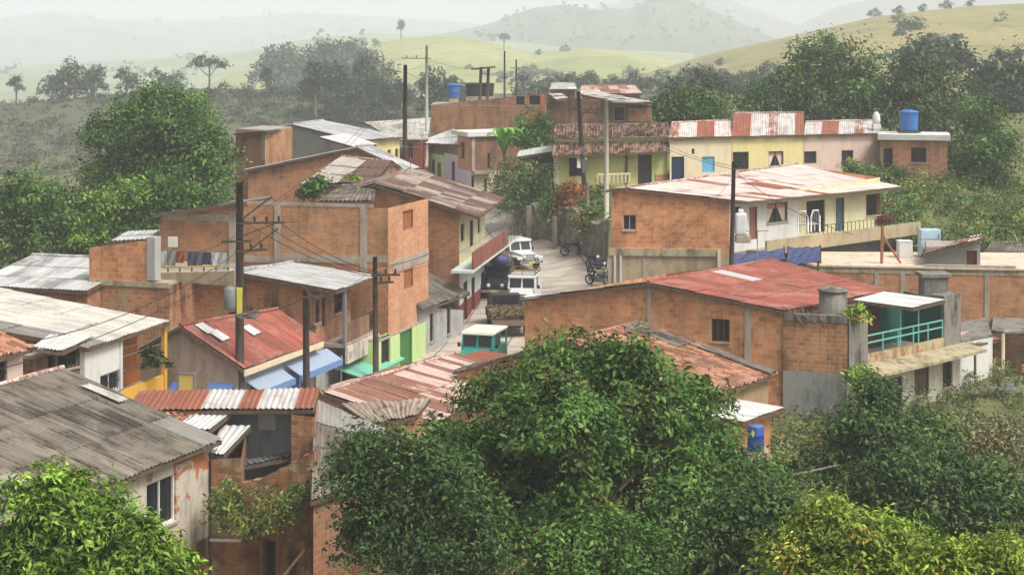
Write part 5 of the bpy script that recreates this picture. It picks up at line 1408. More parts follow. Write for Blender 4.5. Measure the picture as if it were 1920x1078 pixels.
def belt(label, rects, n, leaf, k, size, mat=LF_F, dmin=150, dmax=2500):
    B = []
    for x0, y0, x1, y1 in rects:
        for q in range(k):
            h = see(random.uniform(x0, x1), random.uniform(y0, y1))
            if h is None or not dmin < h.y < dmax: continue
            r = random.uniform(*size) * (1 + h.y / 900); B.append(((h.x, h.y, h.z + r * .5), (r * 1.3, r * 1.2, r * .8)))
    if B: o = crown(None, B, n, leaf, mat, clump=.6, per=14, name='woodland', lobes=2); tag(o, label, 'woodland', kind='stuff')
belt('hazy thickets dotted across the low green hills at left', [(-20, 100, 460, 150)], 9000, 1.1, 40, (1.0, 2.0), dmin=600)
belt('thickets along the crest of the brown slope', [(-20, 178, 420, 196), (420, 168, 620, 190)], 9000, .5, 40, (.5, 1.1), dmin=150, dmax=420)
belt('thin woodland at the foot of the grassy hills', [(600, 165, 900, 200), (900, 140, 1380, 165)], 14000, .7, 36, (.8, 1.7))
belt('scattered thickets on the dry grass hill', [(1400, 80, 1920, 140), (1600, 40, 1920, 110)], 4000, .7, 10, (.6, 1.3))
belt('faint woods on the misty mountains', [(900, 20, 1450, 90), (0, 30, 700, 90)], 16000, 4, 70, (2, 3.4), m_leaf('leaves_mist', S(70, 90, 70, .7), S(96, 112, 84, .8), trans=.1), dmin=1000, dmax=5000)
# scrub on the brown slope
B = []
for i in range(900):
    px = random.uniform(-40, 900); py = random.uniform(178, 330 if px < 420 else 238)
    h = see(px, py)
    if h is None or h.y > 330 or h.y < 120: continue
    B.append(((h.x, h.y, h.z + .3), (random.uniform(.8, 2.4), 1.2, random.uniform(.4, 1.0))))
o = crown(None, B, 60000, .4, m_leaf('scrub_leaves', S(98, 102, 78), S(82, 96, 66), S(116, 106, 84), trans=.1), clump=.5, per=14, name='scrub', lobes=1); tag(o, 'brownish scrub covering the slope at left', 'scrub', kind='stuff')
# ------------------------------------------------------------------ retaining wall, poles, wires
def ptg(px, py, z): return at(px, py, z)
ST = m_stone('retaining_stone', S(150, 142, 124), S(112, 106, 92))
rw = [(XY(930, 121), 1.6, zat(392, 122)), (XY(965, 113), 1.3, zat(392, 114)), (XY(1000, 108.5), 1.1, zat(388, 109)), (XY(1068, 103.5), .9, zat(398, 104)), (XY(1100, 101), .8, zat(412, 101)), (XY(1136, 97.5), .8, zat(420, 98))]
root = thing('retaining_wall', 'grey stained stone retaining wall along the right of the street', 'wall', rw[2][0].to_3d())
m = MB()
for (a, za, ta), (b, zb_, tb) in zip(rw, rw[1:]):
    for k in range(6):
        u0, u1 = k / 6, (k + 1) / 6
        A, B_ = a.lerp(b, u0), a.lerp(b, u1); T0, T1 = ta + (tb - ta) * u0, ta + (tb - ta) * u1
        j0 = .25 * math.sin(A.x * 2.3) + .1 * math.sin(A.x * 7); j1 = .25 * math.sin(B_.x * 2.3) + .1 * math.sin(B_.x * 7)
        lean = Vector((.25, .5))
        m.face([V3(A, -.3), V3(B_, -.3), V3(B_ + lean, T1 + j1), V3(A + lean, T0 + j0)])
        m.face([V3(A + lean, T0 + j0), V3(B_ + lean, T1 + j1), V3(B_ + lean * 3, T1 + j1 + .1), V3(A + lean * 3, T0 + j0 + .1)])
m.build('wall', ST, root)
m = MB(); a, b = XY(992, 108.7), XY(1001, 108.2); m.box((a[0], a[1] - .1, 2.5), (.35, .3, 3.4)); a = XY(1040, 105.3); m.box((a[0], a[1] - .1, 2.3), (.3, .3, 3)); m.build('buttress', m_plaster('buttress_grey', S(150, 142, 126), S(84, 80, 68), .8), root)

def pole(label, px, d, ytop, mat, zb=None, r=.15, arms=(), name='utility_pole', base_px=None, extra=None, stay=None):
    t = P(px, ytop, d); b = XY(base_px or px, d); z0 = (gz(b[0], b[1]) if zb is None else zb) - .4
    root = thing(name, label, 'pole', (b[0], b[1], z0))
    m = MB(); m.tube([(b[0], b[1], z0), (t.x * .5 + b[0] * .5, d, (z0 + t.z) / 2), t], [r, r * .86, r * .7], 10); m.build('shaft', mat, root)
    for (y, w, dx, ang, nins) in arms:
        c = P(px, y, d); ax = Vector((math.cos(ang), math.sin(ang), 0))
        m = MB(); A_, B2 = c + ax * (dx - w / 2) + Vector((0, -.14, 0)), c + ax * (dx + w / 2) + Vector((0, -.14, 0)); m.bar(A_, B2, .1, .09)
        if w > 1.4: m.bar(c + Vector((0, -.14, -.55)), c + ax * (dx + w * .3) + Vector((0, -.14, -.04)), .04)
        arm = m.build('crossarm', WOODP if mat is not CPOLE else GREYM, root)
        for k in range(nins):
            q = A_.lerp(B2, (k + .5) / nins); i_ = MB(); i_.lathe(q + Vector((0, 0, .04)), [(.02, 0), (.05, .06), (.06, .1), (.045, .14), (.06, .18), (.03, .24)], 8); i_.build('insulator', m_plain('porcelain_brown', S(80, 52, 42), .3), arm)
    return root, t
p1, T1 = pole('tall dark wooden pole with crossarms left of the red sheet roof', 449, 62.5, 342, WOODP, r=.2, arms=((418, 1.9, .85, .15, 4), (470, 1.3, .5, .5, 3), (452, 1.2, -.1, .2, 0), (585, 1.2, .2, .3, 2)), base_px=450)
m = MB(); c = P(432, 553, 62.3); m.lathe((c.x, c.y - .1, c.z - .55), [(.2, 0), (.24, .05), (.24, .8), (.2, .86), (.08, .92)], 14); tr = m.build('transformer', GREYM, p1)
m = MB(); m.bar(P(432, 540, 62.2), P(449, 540, 62.4), .08); m.bar(P(432, 575, 62.2), P(449, 575, 62.4), .08); m.build('bracket', GREYM, p1)
m = MB(); m.box(P(449, 565, 62.2), (.2, .12, 1.0)); m.box(P(449, 545, 62.2), (.21, .13, .22)); m.build('marker_band', m_plain('paint_yellow', S(216, 206, 60)), p1)
m = MB()
for k in range(6): m.bar(P(440 + 4 * k, 590 + 3 * (k % 3), 62.1), P(476 + 3 * k, 584 + 6 * (k % 4), 62.1), .05)
m.build('cable_bundle', GREYM, p1)
m = MB(); m.bar(P(453, 412, 62.3), P(510, 368, 62.3), .06); m.bar(P(453, 480, 62.3), P(522, 428, 62.3), .06); m.build('brace', WOODP, p1)
p2, T2 = pole('shorter dark pole in front of the brick balcony', 573, 60.5, 543, WOODP, r=.16, arms=((556, .9, .3, .3, 2),), base_px=576)
p3, T3 = pole('dark wooden pole beside the pale green shop', 703, 71.5, 482, WOODP, r=.15, arms=((515, 1.3, .5, .1, 3), (530, .8, .5, .4, 2)), base_px=705)
p4, T4 = pole('tall dark wooden pole rising above the roofs at centre', 760, 112, 122, WOODP, r=.2, zb=2, base_px=758)
p5, T5 = pole('tall pale concrete pole behind the dark wooden pole', 800, 140, 86, CPOLE, r=.17, arms=((110, 2.6, -.9, 0, 3),), zb=5)
p6, T6 = pole('pale concrete pole in front of the clay tile house', 1137, 108, 188, CPOLE, r=.19, zb=3)
p7, T7 = pole('weathered wooden pole with boxes left of the concrete pole', 1084, 109.5, 172, WOODP, r=.2, arms=((205, 2.2, .2, .2, 3), (212, 1.0, .8, .1, 2)), zb=3, base_px=1101)
m = MB(); m.box(P(1096, 312, 109), (.35, .3, .9)); m.box(P(1091, 282, 109), (.3, .3, .5)); m.build('meter_box', m_plain('box_dull', S(120, 112, 100)), p7)
p8, T8 = pole('leaning wooden pole in front of the white house wall', 1376, 83.5, 303, WOODP, r=.15, arms=((316, .8, .3, .2, 2),), zb=.5, base_px=1369)
p9, T9 = pole('pole with a white top standing among the orange crotons', 1102, 104.5, 342, CPOLE, r=.12, zb=2)
p10, T10 = pole('slender wooden pole far behind the roofs at right of centre', 946, 205, 96, WOODP, r=.16, zb=4)
p11, T11 = pole('short far wooden pole beside the slender far pole', 968, 210, 112, WOODP, r=.15, zb=4, arms=((128, 1.6, 0, 0, 0),))
# two post platform with crossarm
pt = thing('utility_pole', 'two post pole structure with one crossarm above the brick block', 'pole', (P(905, 180, 152).x, 152, 9))
for px in (899, 913): m = MB(); m.tube([(P(px, 180, 152).x, 152, 9.5), P(px + 3, 126, 152)], .15, 8); m.build('post', WOODP, pt)
m = MB(); m.bar(P(884, 130, 151.7), P(929, 126, 151.7), .16); m.build('crossarm', WOODP, pt)
def wire(a, b, sag, label, grp, r=.014):
    a, b = Vector(a), Vector(b); n = 16
    pts = [a.lerp(b, i / n) - Vector((0, 0, sag * 4 * (i / n) * (1 - i / n))) for i in range(n + 1)]
    m = MB(); m.tube(pts, r, 4, cap=False)
    o = m.build('power_cable', m_plain('cable_black', S(46, 44, 42), .6), None, origin=a)
    tag(o, label, 'cable', grp)
g = 'overhead cables'
for k, (dx, y1, y2) in enumerate(((.2, 420, 520), (.9, 421, 517), (1.6, 422, 515))):
    wire(P(449, y1, 62.4) + Vector((dx, 0, .1)), P(703, y2, 71.4) + Vector((dx * .4, 0, 0)), .35, 'thin black cable from the tall left pole to the pole by the green shop', g)
wire(P(449, 470, 62.4), P(60, 640, 50), .5, 'thin cable from the tall left pole towards the clear canopy at left', g)
wire(P(449, 500, 62.4), P(-30, 700, 46), .4, 'thin cable crossing the white balcony house wall', g)
wire(P(449, 585, 62.3), P(573, 556, 60.5), .25, 'thin cable between the tall left pole and the shorter pole', g)
wire(P(703, 500, 71.5), P(858, 440, 86), .4, 'thin cable from the green shop pole to the maroon balcony house', g)
wire(P(1376, 318, 83.5), P(1110, 205, 109.5), .5, 'thin cable from the leaning pole to the weathered pole', g)
wire(P(1376, 322, 83.5), P(1600, 440, 78), .4, 'thin cable from the leaning pole towards the cream slab roof', g)
wire(P(760, 130, 112), P(800, 112, 140), .3, 'thin cable between the two tall central poles', g)
wire(P(1137, 192, 108), P(1084, 190, 109.5), .1, 'short cable between the concrete pole and the weathered pole', g)

for k, (a, b, sg_) in enumerate((((449, 424, 62.4), (760, 140, 112), .8), ((449, 428, 62.4), (760, 150, 112), .9), ((573, 552, 60.5), (703, 500, 71.5), .4), ((573, 560, 60.5), (640, 560, 71), .15), ((703, 512, 71.5), (770, 470, 79), .2), ((703, 518, 71.5), (930, 430, 93), .5),
        ((760, 135, 112), (1084, 185, 109.5), 1.2), ((1084, 200, 109.5), (1320, 262, 116), .4), ((1137, 196, 108), (1376, 312, 83.5), .7), ((1376, 330, 83.5), (1212, 500, 75), .3), ((449, 436, 62.4), (340, 470, 74), .3), ((800, 112, 140), (905, 132, 152), .2), ((946, 104, 205), (905, 130, 152), .5))):
    wire(P(*a), P(*b), sg_, 'cable' + ' ' + ('strung high from the tall left pole to the central pole', 'second strand from the tall left pole to the central pole', 'from the shorter pole to the green shop pole', 'from the shorter pole to the brick balcony wall', 'from the green shop pole to the bright tower front', 'from the green shop pole along the cream and white house', 'from the tall central pole across to the weathered pole', 'from the weathered pole to the cream house wall', 'from the pale concrete pole to the leaning pole', 'from the leaning pole down to the large red roof', 'from the tall left pole to the terrace wall', 'from the tall concrete pole to the two post structure', 'from the slender far pole to the two post structure')[k], g, .012)
def aerial(label, px, py, d, h):
    p = P(px, py, d); r = thing('aerial', label, 'aerial', p)
    m = LMB(); m.tube([(0, 0, -.1), (0, 0, h)], .025, 6); m.build('mast', GREYM, r, origin=(0, 0, 0))
    m = LMB(); m.bar((-.6, 0, h - .05), (.6, .1, h - .05), .03)
    for k in range(6): m.bar((-.5 + .2 * k, -.32 + .03 * k, h - .05), (-.5 + .2 * k, .32 - .03 * k, h - .05), .02)
    m.build('antenna', GREYM, r, origin=(0, 0, 0))
aerial('television aerial above the pale zinc roof of the balcony house', 560, 493, 75.5, 1.9)
aerial('television aerial on the large red sheet roof', 1420, 497, 81, 1.8)
aerial('television aerial on the brown roof of the maroon balcony house', 770, 332, 92, 1.8)
aerial('television aerial on the rust and white roof of the yellow house', 1460, 214, 122, 2.0)
# ------------------------------------------------------------------ tanks and rooftop things
def tank(label, px, py0, py1, d, r, mat, kind='round', z=None):
    zb, zt = zat(py1, d), zat(py0, d); h = zt - zb; x = (px - 960) * d / F
    root = thing('water_tank', label, 'water tank', (x, d, zb))
    m = LMB()
    if kind == 'round': m.lathe((0, 0, 0), [(r * .84, 0), (r * .88, h * .05), (r * .95, h * .45), (r * .98, h * .5), (r * .96, h * .55), (r, h * .84), (r * 1.04, h * .86)], 28)
    else: m.lathe((0, 0, 0), [(r * .96, 0), (r, h * .08), (r * .97, h * .1), (r * .97, h * .86)], 28)
    m.build('body', mat, root, origin=(0, 0, 0))
    m = LMB(); m.lathe((0, 0, 0), [(r * 1.06, h * .86), (r * 1.08, h * .9), (r * .8, h * .96), (r * .3, h), (r * .1, h)], 28); m.build('lid', mat, root, origin=(0, 0, 0))
    return root, x, zb
PBL = m_plain('plastic_tank_blue', S(58, 116, 190), .45, var=.08); PBK = m_plain('plastic_tank_black', S(52, 54, 56), .5)
t, x, zb = tank('blue plastic water tank on the brick hut roof', 1704, 206, 246, 122.5, .74, PBL)
m = MB()
for dx in (-.5, .5):
    for dy in (-.5, .5): m.bar((x + dx, 122.5 + dy, 8.5), (x + dx, 122.5 + dy, zb), .1)
m.box((x, 122.5, zb - .06), (1.5, 1.5, .11)); m.build('stand', WOOD, t)
t, x, zb = tank('blue plastic water tank with pointed lid above the long brick block', 851, 157, 184, 153, .66, PBL); m = MB(); m.box((x, 153, zb - 1.2), (.9, .9, 2.39)); m.build('stand', CONC, t)
t, x, zb = tank('black water tank on the brick block, left of the pair', 888, 155, 181, 155, .84, PBK); m = MB(); m.box((x, 155, zb - .5), (1.5, 1.5, .99)); m.build('stand', CONC, t)
t, x, zb = tank('black water tank on the brick block, right of the pair', 913, 155, 181, 155.6, .72, PBK); m = MB(); m.box((x, 155.6, zb - .5), (1.4, 1.4, .99)); m.build('stand', CONC, t)
t, x, zb = tank('round mouldy concrete tank beside the red sheet roof', 1562, 538, 594, 72.2, .66, CONC_D, 'conc')
m = MB(); m.box((x, 72.2, zb - .6), (1.0, 1.0, 1.19)); m.build('stand', CONC_D, t)
cw = thing('chimney', 'square mouldy concrete shaft with flat cap behind the green balcony', 'chimney', P(1750, 556, 79))
m = MB(); z0, z1 = zat(566, 79), zat(518, 79); x = (1750 - 960) * 79 / F; m.box((x, 79, (z0 - 2 + z1) / 2), (1.22, 1.1, z1 - z0 + 2), bev=.03); m.build('shaft', CONC_D, cw)
m = MB(); m.box((x, 79, z1 + .1), (1.5, 1.35, .2), bev=.03); m.build('cap', CONC_D, cw)
# on the cream slab roof
zr = zat(503, 85.4) + .1
def on_slab(px, d): return Vector(((px - 960) * d / F, d, zr))
ct = thing('water_tank', 'white square cistern on the cream slab roof', 'water tank', on_slab(1696, 89.4))
m = LMB(); m.box((0, 0, .45), (.78, .7, .9), bev=.06); m.build('body', WHITE, ct, origin=(0, 0, 0))
m = LMB(); m.box((0, 0, .93), (.82, .74, .06), bev=.02); m.build('lid', WHITE, ct, origin=(0, 0, 0))
fr = thing('cabinet', 'pale blue metal cabinet standing on the cream slab roof', 'cabinet', on_slab(1742, 89.8)); PB = m_plain('paint_pale_blue', S(186, 210, 222), .4)
m = LMB(); m.box((0, 0, .8), (1.15, .7, 1.55), bev=.04); m.build('body', PB, fr, origin=(0, 0, 0))
m = LMB(); m.box((0, -.37, 1.28), (1.1, .05, .5), bev=.02); m.build('door', PB, fr, origin=(0, 0, 0)); m = LMB(); m.box((0, -.37, .5), (1.1, .05, .95), bev=.02); m.build('door', PB, fr, origin=(0, 0, 0))
m = LMB(); m.box((.45, -.42, 1.2), (.04, .05, .25)); m.build('handle', GREYM, fr, origin=(0, 0, 0))
ps = thing('post', 'wooden prop post on the cream slab roof under the long balcony', 'post', on_slab(1653, 86.6))
m = LMB(); m.bar((0, 0, 0), (.05, 0, 2.1), .14); m.bar((.1, 0, 1.5), (1.1, .2, 0), .1); m.build('timber', WOODR, ps, origin=(0, 0, 0))
hc = [XY(1735, 86.2), XY(1838, 85.9), XY(1838, 89), XY(1735, 89.2)]
H, es = block_house('hut', 'low grey rooftop hut with rusty sheets and a dark door', hc, zr + .95, PL_CM, {0: dict(top=(zr + .85, zr + 1.35), ops=[(1812, 1832, 470, 504, 'door', BROWNW)])}, z0=zr - .02, roofmat=CONC, cat='hut', parapet=.1)
roof(H, RF_RP, (P(1842, 440, 89.2), P(1735, 466, 89.6), P(1728, 478, 85.6), P(1836, 452, 85.2)), sw=.6, jit=.07, sl=1.5)
slope_house('house', 'house with dark grey sheet roof at the right edge behind the slab roof', P(1960, 489, 93), P(1836, 489, 93), P(1960, 456, 97), P(1858, 456, 97), BR_OL, {}, RF_FC, .5, rk=FCK)
# blue tarps under the balcony
TARP = m_plain('tarp_blue', S(58, 70, 108), .6)
for lb, quad in (('blue tarp sheet hung under the long balcony on posts', [(1478, 465, 86), (1538, 462, 86.6), (1534, 491, 84.6), (1474, 498, 84)]), ('dark blue tarp roof beside the leaning wooden pole', [(1376, 478, 85), (1470, 466, 86), (1474, 486, 84.3), (1378, 502, 83.4)])):
    c = P(*quad[0]); r = thing('tarp', lb, 'tarp', c); m = MB(); Q = [P(*q) for q in quad]; N_ = 14; g_ = []
    for j in range(N_ + 1):
        g_.append([Q[0].lerp(Q[1], i / N_).lerp(Q[3].lerp(Q[2], i / N_), j / N_) + Vector((0, 0, .03 * math.sin(i * 1.7 + j * .6) + .03 * math.sin(j * 1.9 + i) - .25 * math.sin(math.pi * j / N_))) for i in range(N_ + 1)])
    for j in range(N_):
        for i in range(N_): m.face([g_[j][i], g_[j][i + 1], g_[j + 1][i + 1], g_[j + 1][i]], smooth=True)
    m.build('sheet', TARP, r)
    for q in Q: m = MB(); m.bar((q.x, q.y, .5), (q.x, q.y, q.z + .08), .1); m.build('post', WOOD, r)
# balcony furniture of the two storey house
zfl = 3.45
bc = E_bal = P(1389, 440, 87.0); 
ws = thing('water_tank', 'white draped tank on the balcony beside the leaning wooden pole', 'water tank', P(1389, 441, 86.4))
m = LMB(); m.box((0, 0, .62), (.62, .55, 1.2), bev=.12); m.box((0, 0, 1.3), (.3, .3, .25), bev=.08); m.build('body', WHITE, ws, origin=(0, 0, 0)); m = LMB(); m.box((.1, -.05, -.2), (.8, .6, .4), bev=.05); m.build('base', CONC, ws, origin=(0, 0, 0))
def chair(label, loc, rz):
    r = thing('chair', label, 'chair', loc, rz, 'chairs on the balcony')
    m = LMB(); m.tube([(-.28, .3, 0), (-.28, .3, .9), (-.15, .33, 1.25), (.15, .33, 1.25), (.28, .3, .9), (.28, .3, 0)], .05, 6); m.build('back_frame', WHITE, r, origin=(0, 0, 0))
    m = LMB(); m.box((0, 0, .45), (.56, .55, .06), bev=.02); m.build('seat', WHITE, r, origin=(0, 0, 0))
    for k in range(4):
        m = LMB(); m.bar((-.18 + .12 * k, .32, .45), (-.18 + .12 * k, .33, 1.22), .03); m.build('slat', GREYM, r, origin=(0, 0, 0))
    for sx in (-.25, .25): m = LMB(); m.bar((sx, -.25, 0), (sx, -.25, .45), .05); m.build('leg', WHITE, r, origin=(0, 0, 0))
    return r
ch = chair('white arched back chair on the balcony, left one', P(1507, 436, 90.5), math.pi * .9)
dup(ch, P(1524, 434, 91), math.pi * 1.1, 'white arched back chair on the balcony, right one beside the dark doorway')

# ------------------------------------------------------------------ laundry on the terrace
zt_ = 4.15
ln0, ln1 = P(296, 466, 75.5), P(428, 470, 74.2)
cl = thing('clothes_line', 'clothes line strung across the brick house terrace', 'clothes line', ln0)
m = MB(); m.tube([ln0, ln0.lerp(ln1, .5) - Vector((0, 0, .12)), ln1], .012, 5); m.build('line', GREYM, cl)
for q in (ln0, ln1): m = MB(); m.bar((q.x, q.y, zt_), q, .06); m.build('post', WOOD, cl)
for k, (px, w, h, col, lb) in enumerate(((303, .55, .8, (196, 196, 194), 'white cloth hanging at the left end of the terrace line'), (322, .45, .7, (140, 146, 142), 'grey green shirt hanging on the terrace line'), (338, .4, .55, (150, 86, 66), 'brown red shirt hanging on the terrace line'),
        (360, .42, .75, (84, 84, 100), 'dark blue trousers hanging on the terrace line'), (374, .4, .7, (100, 96, 112), 'dark purple shirt hanging on the terrace line'), (390, .5, .6, (64, 70, 84), 'black top hanging on the terrace line'), (404, .45, .65, (206, 196, 200), 'pale pink shirt hanging on the terrace line'), (418, .55, .8, (168, 176, 168), 'pale grey towel hanging at the right end of the terrace line'))):
    u = (px - 296) / 132; c = ln0.lerp(ln1, u) - Vector((0, .03, .1)); m = MB(); n = 6
    dv = (ln1 - ln0).normalized()
    fr_, bk_ = [], []
    for j in range(n + 1):
        v = j / n; ww = w * (1 + .12 * math.sin(v * 3))
        fr_.append([c + dv * (i / 4 - .5) * ww - Vector((0, 0, v * h)) + Vector((0, .05 * math.sin(i * 1.9 + v * 4), 0)) for i in range(5)])
    for j in range(n):
        for i in range(4):
            m.face([fr_[j][i], fr_[j][i + 1], fr_[j + 1][i + 1], fr_[j + 1][i]], smooth=True)
            o_ = Vector((0, .02, 0)); m.face([fr_[j][i] + o_, fr_[j][i + 1] + o_, fr_[j + 1][i + 1] + o_, fr_[j + 1][i] + o_], smooth=True)
    ob = m.build('garment', m_plain('cloth_%d' % k, S(*col), .9), None, origin=c); tag(ob, lb, 'garment', 'laundry on the terrace')
wq = P(324, 454, 76.0); r = thing('panel', 'white square panel leaning on the terrace brick wall', 'panel', wq - Vector((0, 0, .25))); m = MB(); m.box(wq, (.46, .06, .5), rx=.1, bev=.01); m.build('board', WHITE, r); m = MB(); m.box(wq + Vector((0, .06, -.6)), (.05, .05, 1.3)); m.build('leg', WOOD, r)
r = thing('railing', 'low weathered railing with yellow pipe along the terrace edge', 'railing', P(296, 500, 73)); m = MB(); A_, B2 = P(293, 501, 72.2), P(428, 499, 70.4); m.bar(A_, B2, .08); m.build('rail', m_plain('pipe_yellow', S(214, 196, 110)), r)
for k in range(7): m = MB(); q = A_.lerp(B2, k / 6); m.bar(q, (q.x, q.y, zt_), .06); m.build('post', WOOD, r)
r = thing('wall', 'low rough parapet along the terrace of the brick house', 'wall', P(300, 516, 72)); A_, B2 = P(292, 512, 71.6), P(440, 506, 69.9); m = MB(); z0_ = 4.12
m.prism([(A_.x, A_.y, z0_), (B2.x, B2.y, z0_), (B2.x, B2.y, zat(508, 69.9)), (A_.x, A_.y, zat(512, 71.6))], (.05, .2, 0)); m.build('wall', PL_TN, r)

# ------------------------------------------------------------------ vehicles (built facing -y)
TYRE = m_plain('tyre_black', S(34, 34, 35), .9); RIM = m_plain('rim_grey', S(150, 150, 148), .4, .3); CHROME = m_plain('chrome', S(190, 190, 190), .25, .8); LAMP = m_plain('lamp_glass', S(226, 226, 215), .1)
def wheel(root, x, y, r=.37, w=.2):
    m = LMB(); m.lathe((x, y, r), [(r * .62, -w / 2), (r * .9, -w / 2), (r, -w / 3), (r, w / 3), (r * .9, w / 2), (r * .62, w / 2)], 22, axis='X'); o = m.build('wheel', TYRE, root, origin=(0, 0, 0))
    m = LMB(); m.lathe((x, y, r), [(r * .2, -w * .42), (r * .62, -w * .36), (r * .62, w * .36), (r * .2, w * .42)], 18, axis='X'); m.build('rim', RIM, o, origin=(0, 0, 0))
def jeep(label, loc, rz, body, top, closed=True, rack=False, cargo=None, sc=1.0):
    R = thing('jeep', label, 'jeep', loc, rz); R.scale = (sc,) * 3
    b = lambda nm, mt, *boxes, par=None: [None, None][0] or _boxes(nm, mt, boxes, par or R)
    def _boxes(nm, mt, boxes, par):
        m = LMB()
        for q in boxes: m.box(q[0], q[1], bev=q[2] if len(q) > 2 else .02, rx=q[3] if len(q) > 3 else 0)
        return m.build(nm, mt, par, origin=(0, 0, 0))
    _boxes('body', body, [((0, .75, .82), (1.62, 2.0, .62), .05), ((0, -.35, .62), (1.1, .4, .3), .03)], R)
    m = LMB()                                           # hood tapering to the grille
    for z0, z1, wf, wr in ((.62, 1.08, 1.02, 1.3),):
        v = [(-wf / 2, -1.62, z0), (wf / 2, -1.62, z0), (wr / 2, -.3, z0), (-wr / 2, -.3, z0), (-wf / 2 * .96, -1.6, z1 - .05), (wf / 2 * .96, -1.6, z1 - .05), (wr / 2 * .96, -.3, z1 + .06), (-wr / 2 * .96, -.3, z1 + .06)]
        m.raw(v, [(0, 1, 2, 3), (7, 6, 5, 4), (0, 4, 5, 1), (1, 5, 6, 2), (2, 6, 7, 3), (3, 7, 4, 0)])
    m.build('hood', body, R, origin=(0, 0, 0))
    for s in (-1, 1): _boxes('fender', body, [((s * .72, -1.12, .86), (.36, 1.15, .07), .02), ((s * .72, -.5, .66), (.34, .1, .42), .02), ((s * .72, -1.66, .8), (.36, .1, .16), .02)], R)
    gr = _boxes('grille', m_plain('grille_dark', S(70, 70, 72)), [((0, -1.635, .82), (.9, .03, .4), .005)], R)
    m = LMB()
    for k in range(7): m.box((-.3 + .1 * k, -1.66, .83), (.045, .02, .32))
    m.build('slat', body, gr, origin=(0, 0, 0))
    for s in (-1, 1):
        m = LMB(); m.lathe((s * .4, -1.68, .86), [(.1, .05), (.12, .02), (.12, -.02), (.04, -.05)], 14, axis='Y'); m.build('headlight', LAMP, R, origin=(0, 0, 0))
    _boxes('bumper', CHROME if body is not TEALB else GREYM, [((0, -1.86, .56), (1.62, .12, .16), .03)], R)
    m = LMB()                                           # windscreen
    fz0, fz1, y0, y1 = 1.14, 1.72, -.34, -.16
    for a, c in (((-.74, y0, fz0), (-.7, y1, fz1)), ((.74, y0, fz0), (.7, y1, fz1)), ((-.74, y0, fz0), (.74, y0, fz0)), ((-.7, y1, fz1), (.7, y1, fz1)), ((0, y0, fz0), (0, y1, fz1))): m.bar(a, c, .08)
    wsn = m.build('windscreen', body if not closed else top, R, origin=(0, 0, 0))
    m = LMB(); m.face([(-.72, y0 + .02, fz0), (.72, y0 + .02, fz0), (.69, y1 + .02, fz1), (-.69, y1 + .02, fz1)]); m.build('glass', GLASS, wsn, origin=(0, 0, 0))
    _boxes('roof', top, [((0, .78, 1.8), (1.6, 2.15, .12), .05), ((0, -.3, 1.76), (1.5, .12, .07), .02)], R)
    for s in (-1, 1):
        for y in (-.12, .7, 1.7): sd = LMB(); sd.bar((s * .76, y, 1.1), (s * .74, y, 1.76), .07); sd.build('pillar', top if closed else body, R, origin=(0, 0, 0))
        if closed: sd = LMB(); sd.box((s * .77, 1.2, 1.42), (.04, 1.0, .62)); sd.build('side_panel', top, R, origin=(0, 0, 0))
    if closed: sd = LMB(); sd.box((0, 1.72, 1.42), (1.5, .04, .6)); sd.build('rear_panel', top, R, origin=(0, 0, 0))
    for s in (-1, 1):
        m = LMB(); m.face([(s * .765, -.1, 1.15), (s * .765, .66, 1.15), (s * .75, .66, 1.7), (s * .75, -.1, 1.7)]); m.build('window', GLASS, R, origin=(0, 0, 0))
        m = LMB(); m.box((s * .92, -.22, 1.24), (.14, .05, .2), bev=.02); m.bar((s * .8, -.2, 1.2), (s * .9, -.2, 1.22), .03); m.build('mirror', BLACKM, R, origin=(0, 0, 0))
    for x in (-.7, .7):
        for y in (-1.12, 1.15): wheel(R, x, y)
    m = LMB(); m.box((0, -1.935, .57), (.42, .015, .13)); m.build('number_plate', m_plain('plate_yellow', S(214, 196, 90)), R, origin=(0, 0, 0))
    if rack:
        m = LMB()
        for y in (-.1, .8, 1.75): m.bar((-.72, y, 1.9), (.72, y, 1.9), .04)
        for x in (-.72, .72): m.bar((x, -.1, 2.1), (x, 1.75, 2.1), .04); m.bar((x, -.1, 1.9), (x, 1.75, 1.9), .04)
        for x in (-.72, 0, .72):
            for y in (-.1, 1.75): m.bar((x, y, 1.86), (x, y, 2.1), .04)
        m.bar((-.72, -.1, 2.1), (.72, -.1, 2.1), .04); m.bar((-.72, 1.75, 2.1), (.72, 1.75, 2.1), .04)
        m.build('roof_rack', m_plain('rack_brown', S(130, 112, 66)), R, origin=(0, 0, 0))
    return R
TEALB = m_plain('paint_jeep_teal', S(44, 148, 134), .35, var=.05); JW = m_plain('paint_jeep_white', S(226, 226, 222), .35, var=.05); JD = m_plain('paint_jeep_dark', S(44, 46, 54), .4); CRM = m_plain('canvas_cream', S(232, 226, 206), .8, var=.06); JG = m_plain('paint_jeep_grey_red', S(120, 112, 114), .4)
def road_at(px, d): x = (px - 960) * d / F; return Vector((x, d, gz(x, d) + .1))
jeep('teal jeep with cream roof parked nearest on the street', road_at(899, 76), -.3, TEALB, CRM, closed=False, sc=1.05)
J2 = jeep('white jeep with roof rack facing down the street', road_at(980, 89.6), -.16, JW, JW, rack=True, sc=1.03)
jeep('dark jeep loaded with a purple bundle beside the white jeep', road_at(934, 93.5), -.1, JD, JD, closed=True, sc=1.0)
jeep('white roofed jeep farthest up the street by the balcony', road_at(972, 101), .45, JW, JW, closed=True, sc=1.0)
bl = road_at(936, 93); r = thing('bundle', 'round purple tarpaulin bundle tied on the dark jeep roof', 'bundle', bl + Vector((0, 0, 1.9)))
m = LMB(); N_ = 16; vs, fs = [], []
